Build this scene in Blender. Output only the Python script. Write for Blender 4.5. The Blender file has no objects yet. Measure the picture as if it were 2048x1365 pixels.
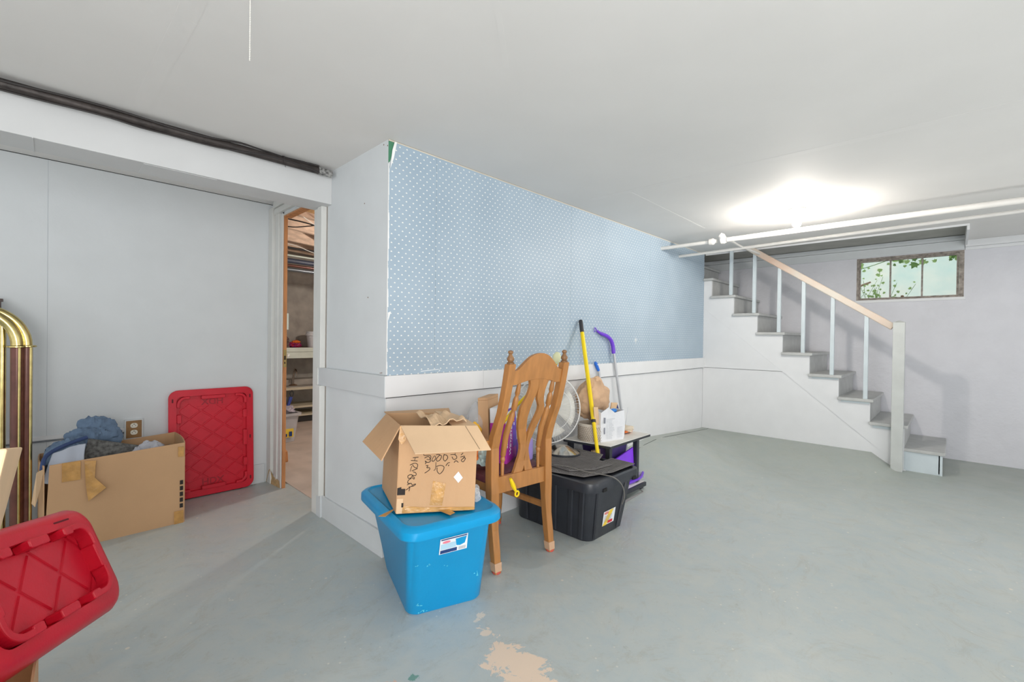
import bpy, math, random
from mathutils import Vector, Matrix, noise
random.seed(7)
SC = bpy.context.scene
COL = SC.collection
# ------------------------------------------------------------------ camera, world, exposure
cam_d = bpy.data.cameras.new('camera'); cam = bpy.data.objects.new('camera', cam_d); COL.objects.link(cam)
CP = Vector((-1.2051, -2.0736, 1.1405))
YAW, PIT, ROL = 0.7728, 0.007, -0.0134
fw = Vector((math.cos(PIT)*math.cos(YAW), math.cos(PIT)*math.sin(YAW), -math.sin(PIT)))
r0 = Vector((math.sin(YAW), -math.cos(YAW), 0)); u0 = r0.cross(fw)
rt = math.cos(ROL)*r0 - math.sin(ROL)*u0; up = math.sin(ROL)*r0 + math.cos(ROL)*u0
cam.matrix_world = Matrix(((rt.x, up.x, -fw.x, CP.x), (rt.y, up.y, -fw.y, CP.y), (rt.z, up.z, -fw.z, CP.z), (0, 0, 0, 1)))
cam_d.sensor_width = 36.0; cam_d.lens = 900.55/2048*36.0; cam_d.clip_start = 0.02
SC.camera = cam
SC.view_settings.view_transform = 'Standard'; SC.view_settings.look = 'None'
SC.view_settings.gamma = 1.0; SC.view_settings.use_curve_mapping = False
SC.view_settings.exposure = -0.06
W = bpy.data.worlds.new('world'); SC.world = W; W.use_nodes = True
W.node_tree.nodes['Background'].inputs[0].default_value = (0.97, 0.985, 1.0, 1)
W.node_tree.nodes['Background'].inputs[1].default_value = 1.3
BULB_L = 980.0
H = 2.15; L = 4.12; WX = 5.02

def area(name, loc, target, sx, sy, power, color=(1, 1, 1)):
    d = bpy.data.lights.new(name, 'AREA'); d.shape = 'RECTANGLE'; d.size = sx; d.size_y = sy; d.energy = power; d.color = color
    o = bpy.data.objects.new(name, d); COL.objects.link(o); o.location = loc
    o.rotation_euler = (Vector(target)-Vector(loc)).to_track_quat('-Z', 'Y').to_euler(); return o
area('added_fill_behind_camera', (-2.2, -3.9, 1.55), (1.5, 0.5, 1.1), 1.6, 1.2, 40, (1.0, 0.985, 0.96))  # added soft fill from the camera side, not a known lamp
area('added_upfill_behind_camera', (-1.9, -3.3, 0.55), (-1.2, -1.6, 2.15), 1.0, 1.0, 66, (1.0, 0.975, 0.95))  # added upward fill to brighten the ceiling, no real fixture
area('added_upfill_right_of_camera', (2.4, -4.1, 0.5), (2.2, -2.6, 2.15), 1.2, 1.0, 20, (1.0, 0.975, 0.95))  # second added ceiling fill, out of frame
def point(name, loc, power, color, r=0.04):
    d = bpy.data.lights.new(name, 'POINT'); d.energy = power; d.color = color; d.shadow_soft_size = r
    o = bpy.data.objects.new(name, d); COL.objects.link(o); o.location = loc; return o
point('utility_room_lamp', (1.55, 1.9, 1.9), 58, (1.0, 0.92, 0.84), 0.05)

# ------------------------------------------------------------------ materials
def lin(c):
    def g(v):
        v /= 255.0
        return v/12.92 if v <= 0.04045 else ((v+0.055)/1.055)**2.4
    return (g(c[0]), g(c[1]), g(c[2]), 1.0)
MC = {}
def mat(name, col, rough=0.6, metal=0.0, var=0.06, scale=6.0, bump=0.0, bscale=60.0, trans=0.0, emit=None, alpha=1.0, col2=None, stretch=None, spec=0.5):
    if name in MC: return MC[name]
    m = bpy.data.materials.new(name); m.use_nodes = True; nt = m.node_tree; N = nt.nodes; K = nt.links
    b = N['Principled BSDF']; b.inputs['Roughness'].default_value = rough; b.inputs['Metallic'].default_value = metal
    b.inputs['Specular IOR Level'].default_value = spec
    tc = N.new('ShaderNodeTexCoord'); src = tc.outputs['Object']
    if stretch:
        mp = N.new('ShaderNodeMapping'); mp.inputs['Scale'].default_value = stretch; K.new(src, mp.inputs[0]); src = mp.outputs[0]
    n = N.new('ShaderNodeTexNoise'); n.inputs['Scale'].default_value = scale; n.inputs['Detail'].default_value = 6; K.new(src, n.inputs['Vector'])
    c = lin(col); c2 = lin(col2) if col2 else tuple(v*(1-2*var) for v in c[:3])+(1,)
    c1 = c if col2 else tuple(min(1, v*(1+var)) for v in c[:3])+(1,)
    rp = N.new('ShaderNodeValToRGB'); rp.color_ramp.elements[0].position = 0.3; rp.color_ramp.elements[1].position = 0.7
    rp.color_ramp.elements[0].color = c2; rp.color_ramp.elements[1].color = c1
    K.new(n.outputs[0], rp.inputs[0]); K.new(rp.outputs[0], b.inputs['Base Color'])
    if bump:
        n2 = N.new('ShaderNodeTexNoise'); n2.inputs['Scale'].default_value = bscale; n2.inputs['Detail'].default_value = 4; K.new(src, n2.inputs['Vector'])
        bp = N.new('ShaderNodeBump'); bp.inputs['Strength'].default_value = bump; bp.inputs['Distance'].default_value = 0.01
        K.new(n2.outputs[0], bp.inputs['Height']); K.new(bp.outputs[0], b.inputs['Normal'])
    if trans: b.inputs['Transmission Weight'].default_value = trans
    if alpha < 1: b.inputs['Alpha'].default_value = alpha
    if emit:
        b.inputs['Emission Color'].default_value = lin(emit[0]); b.inputs['Emission Strength'].default_value = emit[1]
    MC[name] = m; return m

M_ceil = mat('ceiling_paint', (219, 218, 216), 0.75, spec=0.25, bump=0.12, bscale=7, var=0.015, scale=2)
M_white = mat('white_paint', (218, 220, 222), 0.5, bump=0.05, bscale=25, var=0.015)
M_beam = mat('beam_paint', (203, 205, 206), 0.6, bump=0.06, bscale=12, var=0.015)
M_grey = mat('blue_grey_paint', (209, 214, 217), 0.55, bump=0.06, bscale=90, var=0.015)
M_trimgrey = mat('grey_trim_paint', (203, 208, 211), 0.5, bump=0.05, bscale=40, var=0.02)
M_plaster = mat('rough_white_plaster', (211, 212, 218), 0.8, bump=0.5, bscale=22, var=0.02)
M_stairgrey = mat('grey_stair_paint', (180, 182, 181), 0.5, bump=0.08, bscale=50, var=0.05, scale=14)
M_baluster = mat('pale_blue_grey_paint', (196, 207, 212), 0.5, bump=0.06, bscale=40, var=0.04)
M_newel = mat('newel_paint', (192, 196, 194), 0.5, bump=0.08, bscale=30, var=0.05)
M_rail = mat('worn_handrail', (204, 202, 192), 0.45, var=0.06, col2=(214, 180, 158), scale=2.6)
M_casing = mat('door_casing_paint', (214, 215, 212), 0.45, bump=0.1, bscale=30, var=0.03)
M_oldwood = mat('bare_orange_wood', (196, 134, 84), 0.6, var=0.15, scale=8, stretch=(6, 6, 0.6), bump=0.15, bscale=30)
M_joist = mat('joist_wood', (222, 192, 168), 0.8, var=0.14, scale=5, stretch=(1, 6, 6), bump=0.1)
M_concrete = mat('utility_concrete', (172, 165, 156), 0.9, var=0.12, scale=7, bump=0.4, bscale=30)
M_ufloor = mat('utility_floor_concrete', (198, 182, 170), 0.8, var=0.08, scale=5, bump=0.2, bscale=30)
M_red = mat('red_plastic', (204, 20, 46), 0.36, var=0.05, scale=10, bump=0.05, bscale=160)
M_blue = mat('blue_plastic', (0, 150, 208), 0.34, var=0.03, scale=5, bump=0.03, bscale=80)
M_black = mat('black_plastic', (44, 47, 54), 0.4, var=0.08, scale=9, bump=0.04, bscale=80)
M_mat = mat('dark_rubber', (106, 103, 102), 0.8, var=0.08, scale=20)
M_card = mat('cardboard', (197, 158, 119), 0.8, var=0.03, scale=4, bump=0.05, bscale=120)
M_card2 = mat('cardboard_pale', (216, 184, 148), 0.8, var=0.04, scale=5, bump=0.05, bscale=120)
M_tape = mat('packing_tape', (196, 148, 84), 0.25, var=0.12, scale=30, bump=0.3, bscale=40)
M_oak = mat('oak_stain', (172, 118, 64), 0.38, var=0.10, scale=7, stretch=(5, 5, 0.7), bump=0.04)
M_oakd = mat('oak_finial', (132, 96, 62), 0.45, var=0.15, scale=30)
M_maroon = mat('maroon_leather', (96, 44, 52), 0.5, var=0.15, scale=20, bump=0.2)
M_yellow = mat('yellow_plastic', (240, 208, 20), 0.35, var=0.03)
M_grip = mat('black_grip', (52, 50, 52), 0.6)
M_purple = mat('purple_plastic', (112, 62, 206), 0.35, var=0.04)
M_dpurple = mat('dark_purple_plastic', (66, 48, 112), 0.4, var=0.1)
M_alu = mat('aluminium_tube', (196, 198, 202), 0.35, metal=0.6, var=0.03)
M_chrome = mat('chrome', (214, 208, 200), 0.15, metal=1.0, var=0.03)
M_wire = mat('white_wire', (214, 215, 214), 0.35, metal=0.3, var=0.02)
M_fanblade = mat('fan_blade', (216, 214, 206), 0.4, alpha=1.0)
M_brass = mat('brass', (212, 194, 132), 0.22, metal=1.0, var=0.12, scale=20)
M_brown = mat('brown_tube', (108, 66, 56), 0.28, var=0.15, scale=18, metal=0.2)
M_pipe = mat('white_painted_pipe', (226, 224, 220), 0.4, var=0.03, scale=10, bump=0.05)
M_dpipe = mat('dark_iron_pipe', (62, 56, 54), 0.5, metal=0.3, var=0.25, scale=25, bump=0.2)
M_cable = mat('black_cable', (46, 42, 42), 0.6)
M_denim = mat('denim', (104, 126, 152), 0.9, var=0.12, scale=22, bump=0.2, bscale=200)
M_ddenim = mat('dark_denim', (56, 74, 116), 0.9, var=0.12, scale=22)
M_lining = mat('white_lining', (186, 194, 208), 0.9, var=0.05, bump=0.3, bscale=30)
M_carpet = mat('grey_carpet', (110, 110, 108), 1.0, var=0.3, scale=60, bump=0.5, bscale=200)
M_kraft = mat('brown_paper', (204, 168, 134), 0.7, var=0.1, scale=9, bump=0.6, bscale=14)
M_wbag = mat('white_paper_bag', (220, 222, 226), 0.5, var=0.04, bump=0.3, bscale=25)
M_print = mat('grey_print', (128, 132, 144), 0.7)
M_ink = mat('black_ink', (40, 34, 32), 0.8)
M_label = mat('white_label', (232, 236, 240), 0.5)
M_navy = mat('navy_print', (28, 62, 120), 0.5)
M_labyel = mat('yellow_print', (240, 206, 70), 0.5)
M_labred = mat('red_print', (206, 40, 50), 0.5)
M_plate = mat('oak_veneer_plate', (150, 112, 66), 0.5, var=0.1, scale=40)
M_recep = mat('ivory_receptacle', (238, 234, 220), 0.4)
M_winwood = mat('weathered_window_wood', (156, 148, 140), 0.85, var=0.25, scale=30, bump=0.5, bscale=60)
M_glass = None
M_leaf = mat('green_leaf', (186, 216, 140), 0.6, var=0.15, scale=12)
M_leafd = mat('dark_leaf', (128, 164, 96), 0.6, var=0.15, scale=12)
M_soil = mat('dry_litter', (196, 182, 140), 0.9, var=0.25, scale=30)
M_wellcover = mat('pale_turquoise_plastic', (238, 240, 220), 0.4, col2=(176, 226, 214), scale=3, alpha=0.42)
M_porcelain = mat('white_porcelain', (240, 238, 230), 0.3)
M_green = mat('green_drywall', (70, 130, 100), 0.8)
M_paper = mat('torn_white_paper', (232, 234, 234), 0.8, var=0.04)
M_mint = mat('mint_paint', (214, 222, 210), 0.5, var=0.05, bump=0.1)
M_magenta = mat('magenta_print', (172, 40, 160), 0.45)
M_violet = mat('violet_print', (92, 44, 180), 0.45)
M_lilac = mat('lilac_plastic', (158, 142, 214), 0.4)
M_orange = mat('orange_print', (236, 118, 40), 0.5)
M_teal = mat('pale_teal_plastic', (176, 196, 192), 0.4)
M_bucket = mat('white_bucket', (228, 230, 234), 0.4)
M_clearp = mat('clear_plastic', (222, 228, 234), 0.3, alpha=0.45, bump=0.5, bscale=14)
M_towel = mat('tabletop_laminate', (226, 224, 218), 0.5, var=0.06, scale=9)
M_weave = mat('woven_basket', (176, 164, 148), 0.9, var=0.2, scale=40)
M_rust = mat('rusty_dirt', (120, 92, 70), 0.9, var=0.2, scale=60)

def floor_material():
    m = bpy.data.materials.new('painted_floor'); m.use_nodes = True; nt = m.node_tree; N = nt.nodes; K = nt.links
    b = N['Principled BSDF']; b.inputs['Roughness'].default_value = 0.42
    tc = N.new('ShaderNodeTexCoord')
    def nz(scale, detail=6, dist=0.0, rough=0.5):
        n = N.new('ShaderNodeTexNoise'); n.inputs['Scale'].default_value = scale; n.inputs['Detail'].default_value = detail
        n.inputs['Distortion'].default_value = dist; n.inputs['Roughness'].default_value = rough
        K.new(tc.outputs['Object'], n.inputs['Vector']); return n.outputs[0]
    def ramp(src, p0, p1, c0, c1):
        r = N.new('ShaderNodeValToRGB'); r.color_ramp.elements[0].position = p0; r.color_ramp.elements[1].position = p1
        r.color_ramp.elements[0].color = c0; r.color_ramp.elements[1].color = c1; K.new(src, r.inputs[0]); return r.outputs[0]
    def mix(fac, a, c):
        x = N.new('ShaderNodeMix'); x.data_type = 'RGBA'
        K.new(fac, x.inputs[0]); K.new(a, x.inputs[6])
        if isinstance(c, tuple): x.inputs[7].default_value = c
        else: K.new(c, x.inputs[7])
        return x.outputs[2]
    def math_(op, a, c):
        x = N.new('ShaderNodeMath'); x.operation = op
        for i, v in enumerate((a, c)):
            if isinstance(v, (int, float)): x.inputs[i].default_value = v
            else: K.new(v, x.inputs[i])
        return x.outputs[0]
    base = ramp(nz(1.1, 5), 0.3, 0.7, lin((170, 181, 183)), lin((184, 192, 192)))
    fine = ramp(nz(9, 8, 0.6, 0.65), 0.35, 0.7, lin((189, 191, 184)), lin((166, 181, 186)))
    x = N.new('ShaderNodeMix'); x.data_type = 'RGBA'; x.inputs[0].default_value = 0.5; K.new(base, x.inputs[6]); K.new(fine, x.inputs[7]); c = x.outputs[2]
    W1 = (1, 1, 1, 1); B1 = (0, 0, 0, 1)
    c = mix(ramp(nz(40, 8, 1.5, 0.8), 0.60, 0.76, B1, (0.4,)*3+(1,)), c, lin((204, 194, 176)))
    c = mix(ramp(nz(5.5, 10, 2.5, 0.8), 0.62, 0.72, B1, (0.55,)*3+(1,)), c, lin((134, 140, 132)))
    c = mix(ramp(nz(2.2, 12, 4.0, 0.85), 0.52, 0.66, B1, (0.45,)*3+(1,)), c, lin((158, 154, 140)))
    c = mix(ramp(nz(14, 10, 3.0, 0.8), 0.60, 0.68, B1, (0.4,)*3+(1,)), c, lin((140, 140, 128)))
    c = mix(ramp(nz(90, 3, 0.2, 0.6), 0.70, 0.74, B1, (0.5,)*3+(1,)), c, lin((120, 122, 112)))
    v2 = N.new('ShaderNodeTexVoronoi'); v2.inputs['Scale'].default_value = 22.0; K.new(tc.outputs['Object'], v2.inputs['Vector'])
    c = mix(math_('MULTIPLY', ramp(v2.outputs['Distance'], 0.07, 0.11, W1, B1), ramp(nz(1.7, 5, 1.0), 0.46, 0.56, B1, W1)), c, lin((206, 206, 198)))
    # the floor colour shifts to a darker grey-green towards the stair
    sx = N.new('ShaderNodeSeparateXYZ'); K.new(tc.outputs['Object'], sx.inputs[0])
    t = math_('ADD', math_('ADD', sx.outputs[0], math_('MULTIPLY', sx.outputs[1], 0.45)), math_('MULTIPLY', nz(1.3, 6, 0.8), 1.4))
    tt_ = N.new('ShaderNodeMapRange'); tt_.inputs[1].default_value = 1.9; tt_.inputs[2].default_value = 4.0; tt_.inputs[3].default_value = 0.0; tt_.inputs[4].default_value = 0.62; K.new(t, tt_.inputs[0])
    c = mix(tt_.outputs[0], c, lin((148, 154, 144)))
    # worn patches: the paint has come off around two places
    def patch(cx, cy, rx, ry, col, lo, sc=9):
        mp = N.new('ShaderNodeMapping'); mp.inputs['Location'].default_value = (-cx/rx, -cy/ry, 0); mp.inputs['Scale'].default_value = (1/rx, 1/ry, 0)
        K.new(tc.outputs['Object'], mp.inputs[0])
        ln = N.new('ShaderNodeVectorMath'); ln.operation = 'LENGTH'; K.new(mp.outputs[0], ln.inputs[0])
        v = math_('SUBTRACT', 1.0, ln.outputs['Value'])
        v = math_('ADD', v, math_('MULTIPLY', math_('SUBTRACT', nz(sc, 8, 0.5, 0.7), 0.5), 2.6))
        return ramp(v, lo, lo+0.05, B1, W1)
    for (cx, cy, rx, ry, cl, lo) in PATCHES:
        c = mix(patch(cx, cy, rx, ry, cl, lo), c, lin(cl))
    v = N.new('ShaderNodeTexVoronoi'); v.inputs['Scale'].default_value = 6.0; K.new(tc.outputs['Object'], v.inputs['Vector'])
    c = mix(ramp(v.outputs['Distance'], 0.03, 0.05, W1, B1), c, lin((214, 208, 196)))
    K.new(c, b.inputs['Base Color'])
    K.new(ramp(nz(4, 6), 0.3, 0.7, (0.5,)*3+(1,), (0.36,)*3+(1,)), b.inputs['Roughness'])
    bp = N.new('ShaderNodeBump'); bp.inputs['Strength'].default_value = 0.18; bp.inputs['Distance'].default_value = 0.01
    K.new(nz(16, 8), bp.inputs['Height']); K.new(bp.outputs[0], b.inputs['Normal'])
    return m
PATCHES = [(-0.06, -1.00, 0.14, 0.30, (224, 204, 184), 0.50), (-0.01, -0.82, 0.13, 0.14, (222, 206, 188), 0.78), (0.03, -0.71, 0.13, 0.05, (220, 208, 192), 0.68), (-0.12, -0.85, 0.13, 0.12, (222, 206, 188), 0.92),
           (-0.42, -0.78, 0.10, 0.07, (206, 176, 160), 0.70), (-0.28, -0.84, 0.10, 0.06, (214, 190, 172), 0.80), (-0.36, -0.80, 0.06, 0.04, (112, 150, 140), 0.85), (0.06, 1.60, 0.12, 0.10, (140, 124, 104), 0.7), (-0.30, 1.69, 0.6, 0.05, (140, 126, 108), 0.75), (0.02, -0.90, 0.1, 0.05, (90, 140, 120), 1.25)]

def wallpaper_material():
    m = bpy.data.materials.new('dotted_wallpaper'); m.use_nodes = True; nt = m.node_tree; N = nt.nodes; K = nt.links
    b = N['Principled BSDF']; b.inputs['Roughness'].default_value = 0.5
    tc = N.new('ShaderNodeTexCoord'); sp = N.new('ShaderNodeSeparateXYZ'); K.new(tc.outputs['Object'], sp.inputs[0])
    def mt(op, a, c=0.0, d=None):
        x = N.new('ShaderNodeMath'); x.operation = op
        for i, v in enumerate((a, c) if d is None else (a, c, d)):
            if isinstance(v, (int, float)): x.inputs[i].default_value = v
            else: K.new(v, x.inputs[i])
        return x.outputs[0]
    P, Q = 0.043, 0.0457
    def dot(ox, oz):
        u = mt('SUBTRACT', mt('FRACT', mt('ADD', mt('DIVIDE', sp.outputs[0], P), ox)), 0.5)
        w = mt('SUBTRACT', mt('FRACT', mt('ADD', mt('DIVIDE', sp.outputs[2], Q), oz)), 0.5)
        ux = mt('MULTIPLY', u, P/0.0050); wz = mt('MULTIPLY', w, Q/0.0062)
        rr = mt('ADD', mt('MULTIPLY', ux, ux), mt('MULTIPLY', wz, wz))
        return mt('MULTIPLY', mt('LESS_THAN', rr, 1.0), mt('GREATER_THAN', wz, -0.05))
    d = mt('MAXIMUM', dot(0, 0), dot(0.5, 0.5))
    n = N.new('ShaderNodeTexNoise'); n.inputs['Scale'].default_value = 2.5; K.new(tc.outputs['Object'], n.inputs['Vector'])
    r = N.new('ShaderNodeValToRGB'); r.color_ramp.elements[0].position = 0.35; r.color_ramp.elements[1].position = 0.65
    r.color_ramp.elements[0].color = lin((151, 170, 186)); r.color_ramp.elements[1].color = lin((160, 178, 193)); K.new(n.outputs[0], r.inputs[0])
    x = N.new('ShaderNodeMix'); x.data_type = 'RGBA'; K.new(d, x.inputs[0]); K.new(r.outputs[0], x.inputs[6]); x.inputs[7].default_value = lin((226, 228, 224))
    K.new(x.outputs[2], b.inputs['Base Color']); return m

# ------------------------------------------------------------------ mesh helpers
class MB:
    def __init__(s): s.v = []; s.f = []
    def add(s, vs, fs):
        o = len(s.v); s.v += [Vector(p) for p in vs]; s.f += [[i+o for i in f] for f in fs]; return s
    def box(s, x0, x1, y0, y1, z0, z1, M=None):
        vs = [Vector((x, y, z)) for x in (x0, x1) for y in (y0, y1) for z in (z0, z1)]
        if M: vs = [M @ v for v in vs]
        return s.add(vs, [(0, 1, 3, 2), (4, 6, 7, 5), (0, 4, 5, 1), (2, 3, 7, 6), (0, 2, 6, 4), (1, 5, 7, 3)])
    def loft(s, rings, cap0=True, cap1=True, closed=True):
        n = len(rings[0]); vs = [p for r in rings for p in r]; fs = []
        for i in range(len(rings)-1):
            for j in range(n if closed else n-1):
                k = (j+1) % n; fs.append((i*n+j, i*n+k, (i+1)*n+k, (i+1)*n+j))
        if cap0: fs.append(tuple(reversed(range(n))))
        if cap1: fs.append(tuple((len(rings)-1)*n+j for j in range(n)))
        return s.add(vs, fs)
    def prism(s, poly, z0, z1, M=None):
        a = [Vector((x, y, z0)) for x, y in poly]; b = [Vector((x, y, z1)) for x, y in poly]
        if M: a = [M @ p for p in a]; b = [M @ p for p in b]
        return s.loft([a, b])
    def lathe(s, prof, n=20, M=None, cap=True):
        rings = []
        for r, z in prof:
            ring = [Vector((r*math.cos(2*math.pi*k/n), r*math.sin(2*math.pi*k/n), z)) for k in range(n)]
            rings.append([M @ p for p in ring] if M else ring)
        return s.loft(rings, cap, cap)
    def tube(s, pts, r, n=8, cap=True):
        pts = [Vector(p) for p in pts]; rings = []
        t0 = (pts[1]-pts[0]).normalized(); a = Vector((0, 0, 1)) if abs(t0.z) < 0.9 else Vector((1, 0, 0))
        nx = t0.cross(a).normalized()
        for i, p in enumerate(pts):
            t = (pts[min(i+1, len(pts)-1)]-pts[max(i-1, 0)]).normalized()
            nx = (nx-t*nx.dot(t)).normalized(); ny = t.cross(nx)
            rr = r[i] if isinstance(r, (list, tuple)) else r
            rings.append([p+rr*(math.cos(2*math.pi*k/n)*nx+math.sin(2*math.pi*k/n)*ny) for k in range(n)])
        return s.loft(rings, cap, cap)
    def bar(s, a, b, w, h, upv=(0, 0, 1)):
        a = Vector(a); b = Vector(b); t = (b-a).normalized(); x = t.cross(Vector(upv)).normalized(); y = x.cross(t)
        r = [(-w/2, -h/2), (w/2, -h/2), (w/2, h/2), (-w/2, h/2)]
        return s.loft([[p+x*u+y*v for u, v in r] for p in (a, b)])
    def grid(s, fn, nu, nv):
        vs = [fn(i/nu, j/nv) for i in range(nu+1) for j in range(nv+1)]
        return s.add(vs, [(i*(nv+1)+j, (i+1)*(nv+1)+j, (i+1)*(nv+1)+j+1, i*(nv+1)+j+1) for i in range(nu) for j in range(nv)])
def bez(p0, p1, p2, p3, n=10):
    p0, p1, p2, p3 = map(Vector, (p0, p1, p2, p3))
    return [((1-t)**3)*p0+3*((1-t)**2)*t*p1+3*(1-t)*t*t*p2+t**3*p3 for t in [i/n for i in range(n+1)]]
def smooth(pts, n=6):
    pts = [Vector(p) for p in pts]; out = []
    for i in range(len(pts)-1):
        a = pts[max(i-1, 0)]; b = pts[i]; c = pts[i+1]; d = pts[min(i+2, len(pts)-1)]
        for k in range(n):
            t = k/n; out.append(0.5*((2*b)+(c-a)*t+(2*a-5*b+4*c-d)*t*t+(3*b-a-3*c+d)*t**3))
    out.append(pts[-1]); return out
def rr(w, h, r, n=5, cx=0, cy=0):
    out = []
    for sx, sy, a0 in ((1, 1, 0), (-1, 1, 90), (-1, -1, 180), (1, -1, 270)):
        for k in range(n+1):
            a = math.radians(a0+90*k/n); out.append((cx+sx*(w/2-r)+r*math.cos(a), cy+sy*(h/2-r)+r*math.sin(a)))
    return out
def link(name, mb, m, parent=None, shade=False, bevel=0.0, solid=0.0, label=None):
    me = bpy.data.meshes.new(name); base = Vector((0, 0, 0))
    vs = mb.v
    if parent is None and vs:
        xs = [v.x for v in vs]; ys = [v.y for v in vs]; zs = [v.z for v in vs]
        base = Vector(((min(xs)+max(xs))/2, (min(ys)+max(ys))/2, min(zs))); vs = [v-base for v in vs]
    me.from_pydata([tuple(v) for v in vs], [], mb.f); me.update()
    import bmesh
    bm = bmesh.new(); bm.from_mesh(me); bmesh.ops.recalc_face_normals(bm, faces=bm.faces); bm.to_mesh(me); bm.free()
    if m: me.materials.append(m)
    if shade:
        for p in me.polygons: p.use_smooth = True
        try: me.set_sharp_from_angle(angle=math.radians(40))
        except Exception: pass
    o = bpy.data.objects.new(name, me); COL.objects.link(o); o.location = base
    if parent: o.parent = parent
    if solid:
        d = o.modifiers.new('solid', 'SOLIDIFY'); d.thickness = solid; d.offset = 0
    if bevel:
        d = o.modifiers.new('bevel', 'BEVEL'); d.width = bevel; d.segments = 2; d.limit_method = 'ANGLE'; d.angle_limit = math.radians(40)
    if label: o['label'] = label
    return o
def struct(name, mb, m, parent=None, **k):
    o = link(name, mb, m, parent, **k)
    if parent is None: o['kind'] = 'structure'
    return o
def thing(name, label, cat, loc=(0, 0, 0), rotz=0.0, group=None):
    o = bpy.data.objects.new(name, None); COL.objects.link(o); o.location = loc; o.rotation_euler = (0, 0, rotz)
    o['label'] = label; o['category'] = cat; o.empty_display_size = 0.05
    if group: o['group'] = group
    return o
def tag(o, label, cat, group=None):
    o['label'] = label; o['category'] = cat
    if group: o['group'] = group
    return o
class WR:
    """world-coordinate builder for parts of a thing whose empty is unrotated"""
    def __init__(s, root): s.o = Vector(root.location); s.root = root
    def __call__(s, name, mb, m, parent=None, **k):
        mb.v = [v-s.o for v in mb.v]; return link(name, mb, m, parent or s.root, **k)
def text(name, body, size, m, parent, M, ext=0.0006, mirror=False, bold=0.0):
    cu = bpy.data.curves.new(name, 'FONT'); cu.body = body; cu.size = size; cu.extrude = ext; cu.align_x = 'CENTER'; cu.align_y = 'CENTER'; cu.offset = bold
    t = bpy.data.objects.new(name, cu); COL.objects.link(t); bpy.context.view_layer.update()
    me = bpy.data.meshes.new_from_object(t.evaluated_get(bpy.context.evaluated_depsgraph_get()))
    bpy.data.objects.remove(t)
    if mirror: M = M @ Matrix.Scale(-1, 4, (1, 0, 0))
    me.transform(M); me.materials.clear(); me.materials.append(m)
    o = bpy.data.objects.new(name, me); COL.objects.link(o); o.parent = parent; return o
def frame(o, x, y):
    """matrix with given origin, x axis and y axis"""
    x = Vector(x).normalized(); y = Vector(y); z = x.cross(y).normalized(); y = z.cross(x)
    o = Vector(o); return Matrix(((x.x, y.x, z.x, o.x), (x.y, y.y, z.y, o.y), (x.z, y.z, z.z, o.z), (0, 0, 0, 1)))

# ------------------------------------------------------------------ room
def sst(a, b, x):
    t = max(0.0, min(1.0, (x-a)/(b-a))); return t*t*(3-2*t)
def interp(x, tab):
    for (a, p), (b, q) in zip(tab, tab[1:]):
        if x <= b: return p+(q-p)*max(0.0, (x-a)/(b-a))
    return tab[-1][1]
def floor_z(x, y):
    """the slab humps up towards the inner corner of the long wall and the stair"""
    a = interp(x, [(1.5, 0), (2.1, 0.11), (2.55, 0.185), (2.85, 0.205), (3.4, 0.168), (4.12, 0.12), (5.1, 0.12)]) * (1-sst(0.0, 0.95, -y))
    b = 0.125*sst(3.3, 4.12, x)*(1-max(0.0, min(1.0, (-y-1.56)/0.17)))
    return max(0.0, max(a, b) if y > -1.0 else b)
fm = MB(); nx, ny = 92, 76
X0, X1, Y0, Y1 = -4.2, 5.06, -5.2, 1.72
def fpt(u, v):
    x = X0+(X1-X0)*u; y = Y0+(Y1-Y0)*v; return Vector((x, y, floor_z(x, y) if (y < 0.02) else (floor_z(x, 0.0) if x > 0.1 else 0)))
fm.grid(fpt, nx, ny)
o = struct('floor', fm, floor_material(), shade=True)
o.location = (o.location.x, o.location.y, o.location.z)
# keep texture space in world coordinates
for v in o.data.vertices: v.co += o.location
o.location = (0, 0, 0)
struct('floor', MB().box(0.07, 3.2, 0.1, 4.6, -0.05, 0.004), M_ufloor)
# floor seam near the long wall
seam = MB()
pp = []
for k in range(13):
    x = 1.75+(4.25-1.75)*k/12.0; y = -0.075-0.02*(1-k/12); pp.append(Vector((x, y, floor_z(x, y)+0.0005)))
for a, b in zip(pp, pp[1:]): seam.bar(a, b, 0.004, 0.002)
struct('trim_12', seam, mat('dark_crack', (96, 100, 96), 0.9))
# ceiling with the stairwell left open
cm = MB()
cm.box(-4.2, 4.17, -5.2, 0.0, H, H+0.12); cm.box(-4.2, 0.0, 0.0, 1.74, H, H+0.12)
cm.box(4.17, WX, -5.2, -2.155, H, H+0.12)
struct('ceiling', cm, M_ceil)
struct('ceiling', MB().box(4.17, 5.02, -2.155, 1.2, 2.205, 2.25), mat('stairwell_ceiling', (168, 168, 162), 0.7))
struct('trim_10', MB().box(4.155, 4.172, -2.17, 0.0, 2.135, 2.40).box(4.172, WX, -2.172, -2.156, 2.10, 2.40), M_white)
# taped ceiling joints
tj = MB()
def joint(pts, w=0.05, t=0.0005):
    for a, b in zip(pts, pts[1:]): tj.bar((a[0], a[1], H-t/2), (b[0], b[1], H-t/2), w, t)
joint([(1.53, -0.2), (1.55, -0.6), (1.60, -1.7), (1.63, -3.4)]); joint([(1.58, -0.47), (2.9, -0.455)], 0.04); joint([(-0.9, -2.5), (-0.905, -0.3), (-0.93, 0.6)], 0.06); joint([(-0.42, -1.2), (-0.02, -0.87)], 0.02)
struct('trim_11', tj, M_ceil, shade=False)

# long wall (y=0) with wallpaper, rail and lower panel
wall = struct('wall_back', MB().box(0.101, L, 0.006, 0.10, 0.0, H).box(0.0, 0.101, 0.0058, 0.0064, 0.0, H), M_white)
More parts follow.
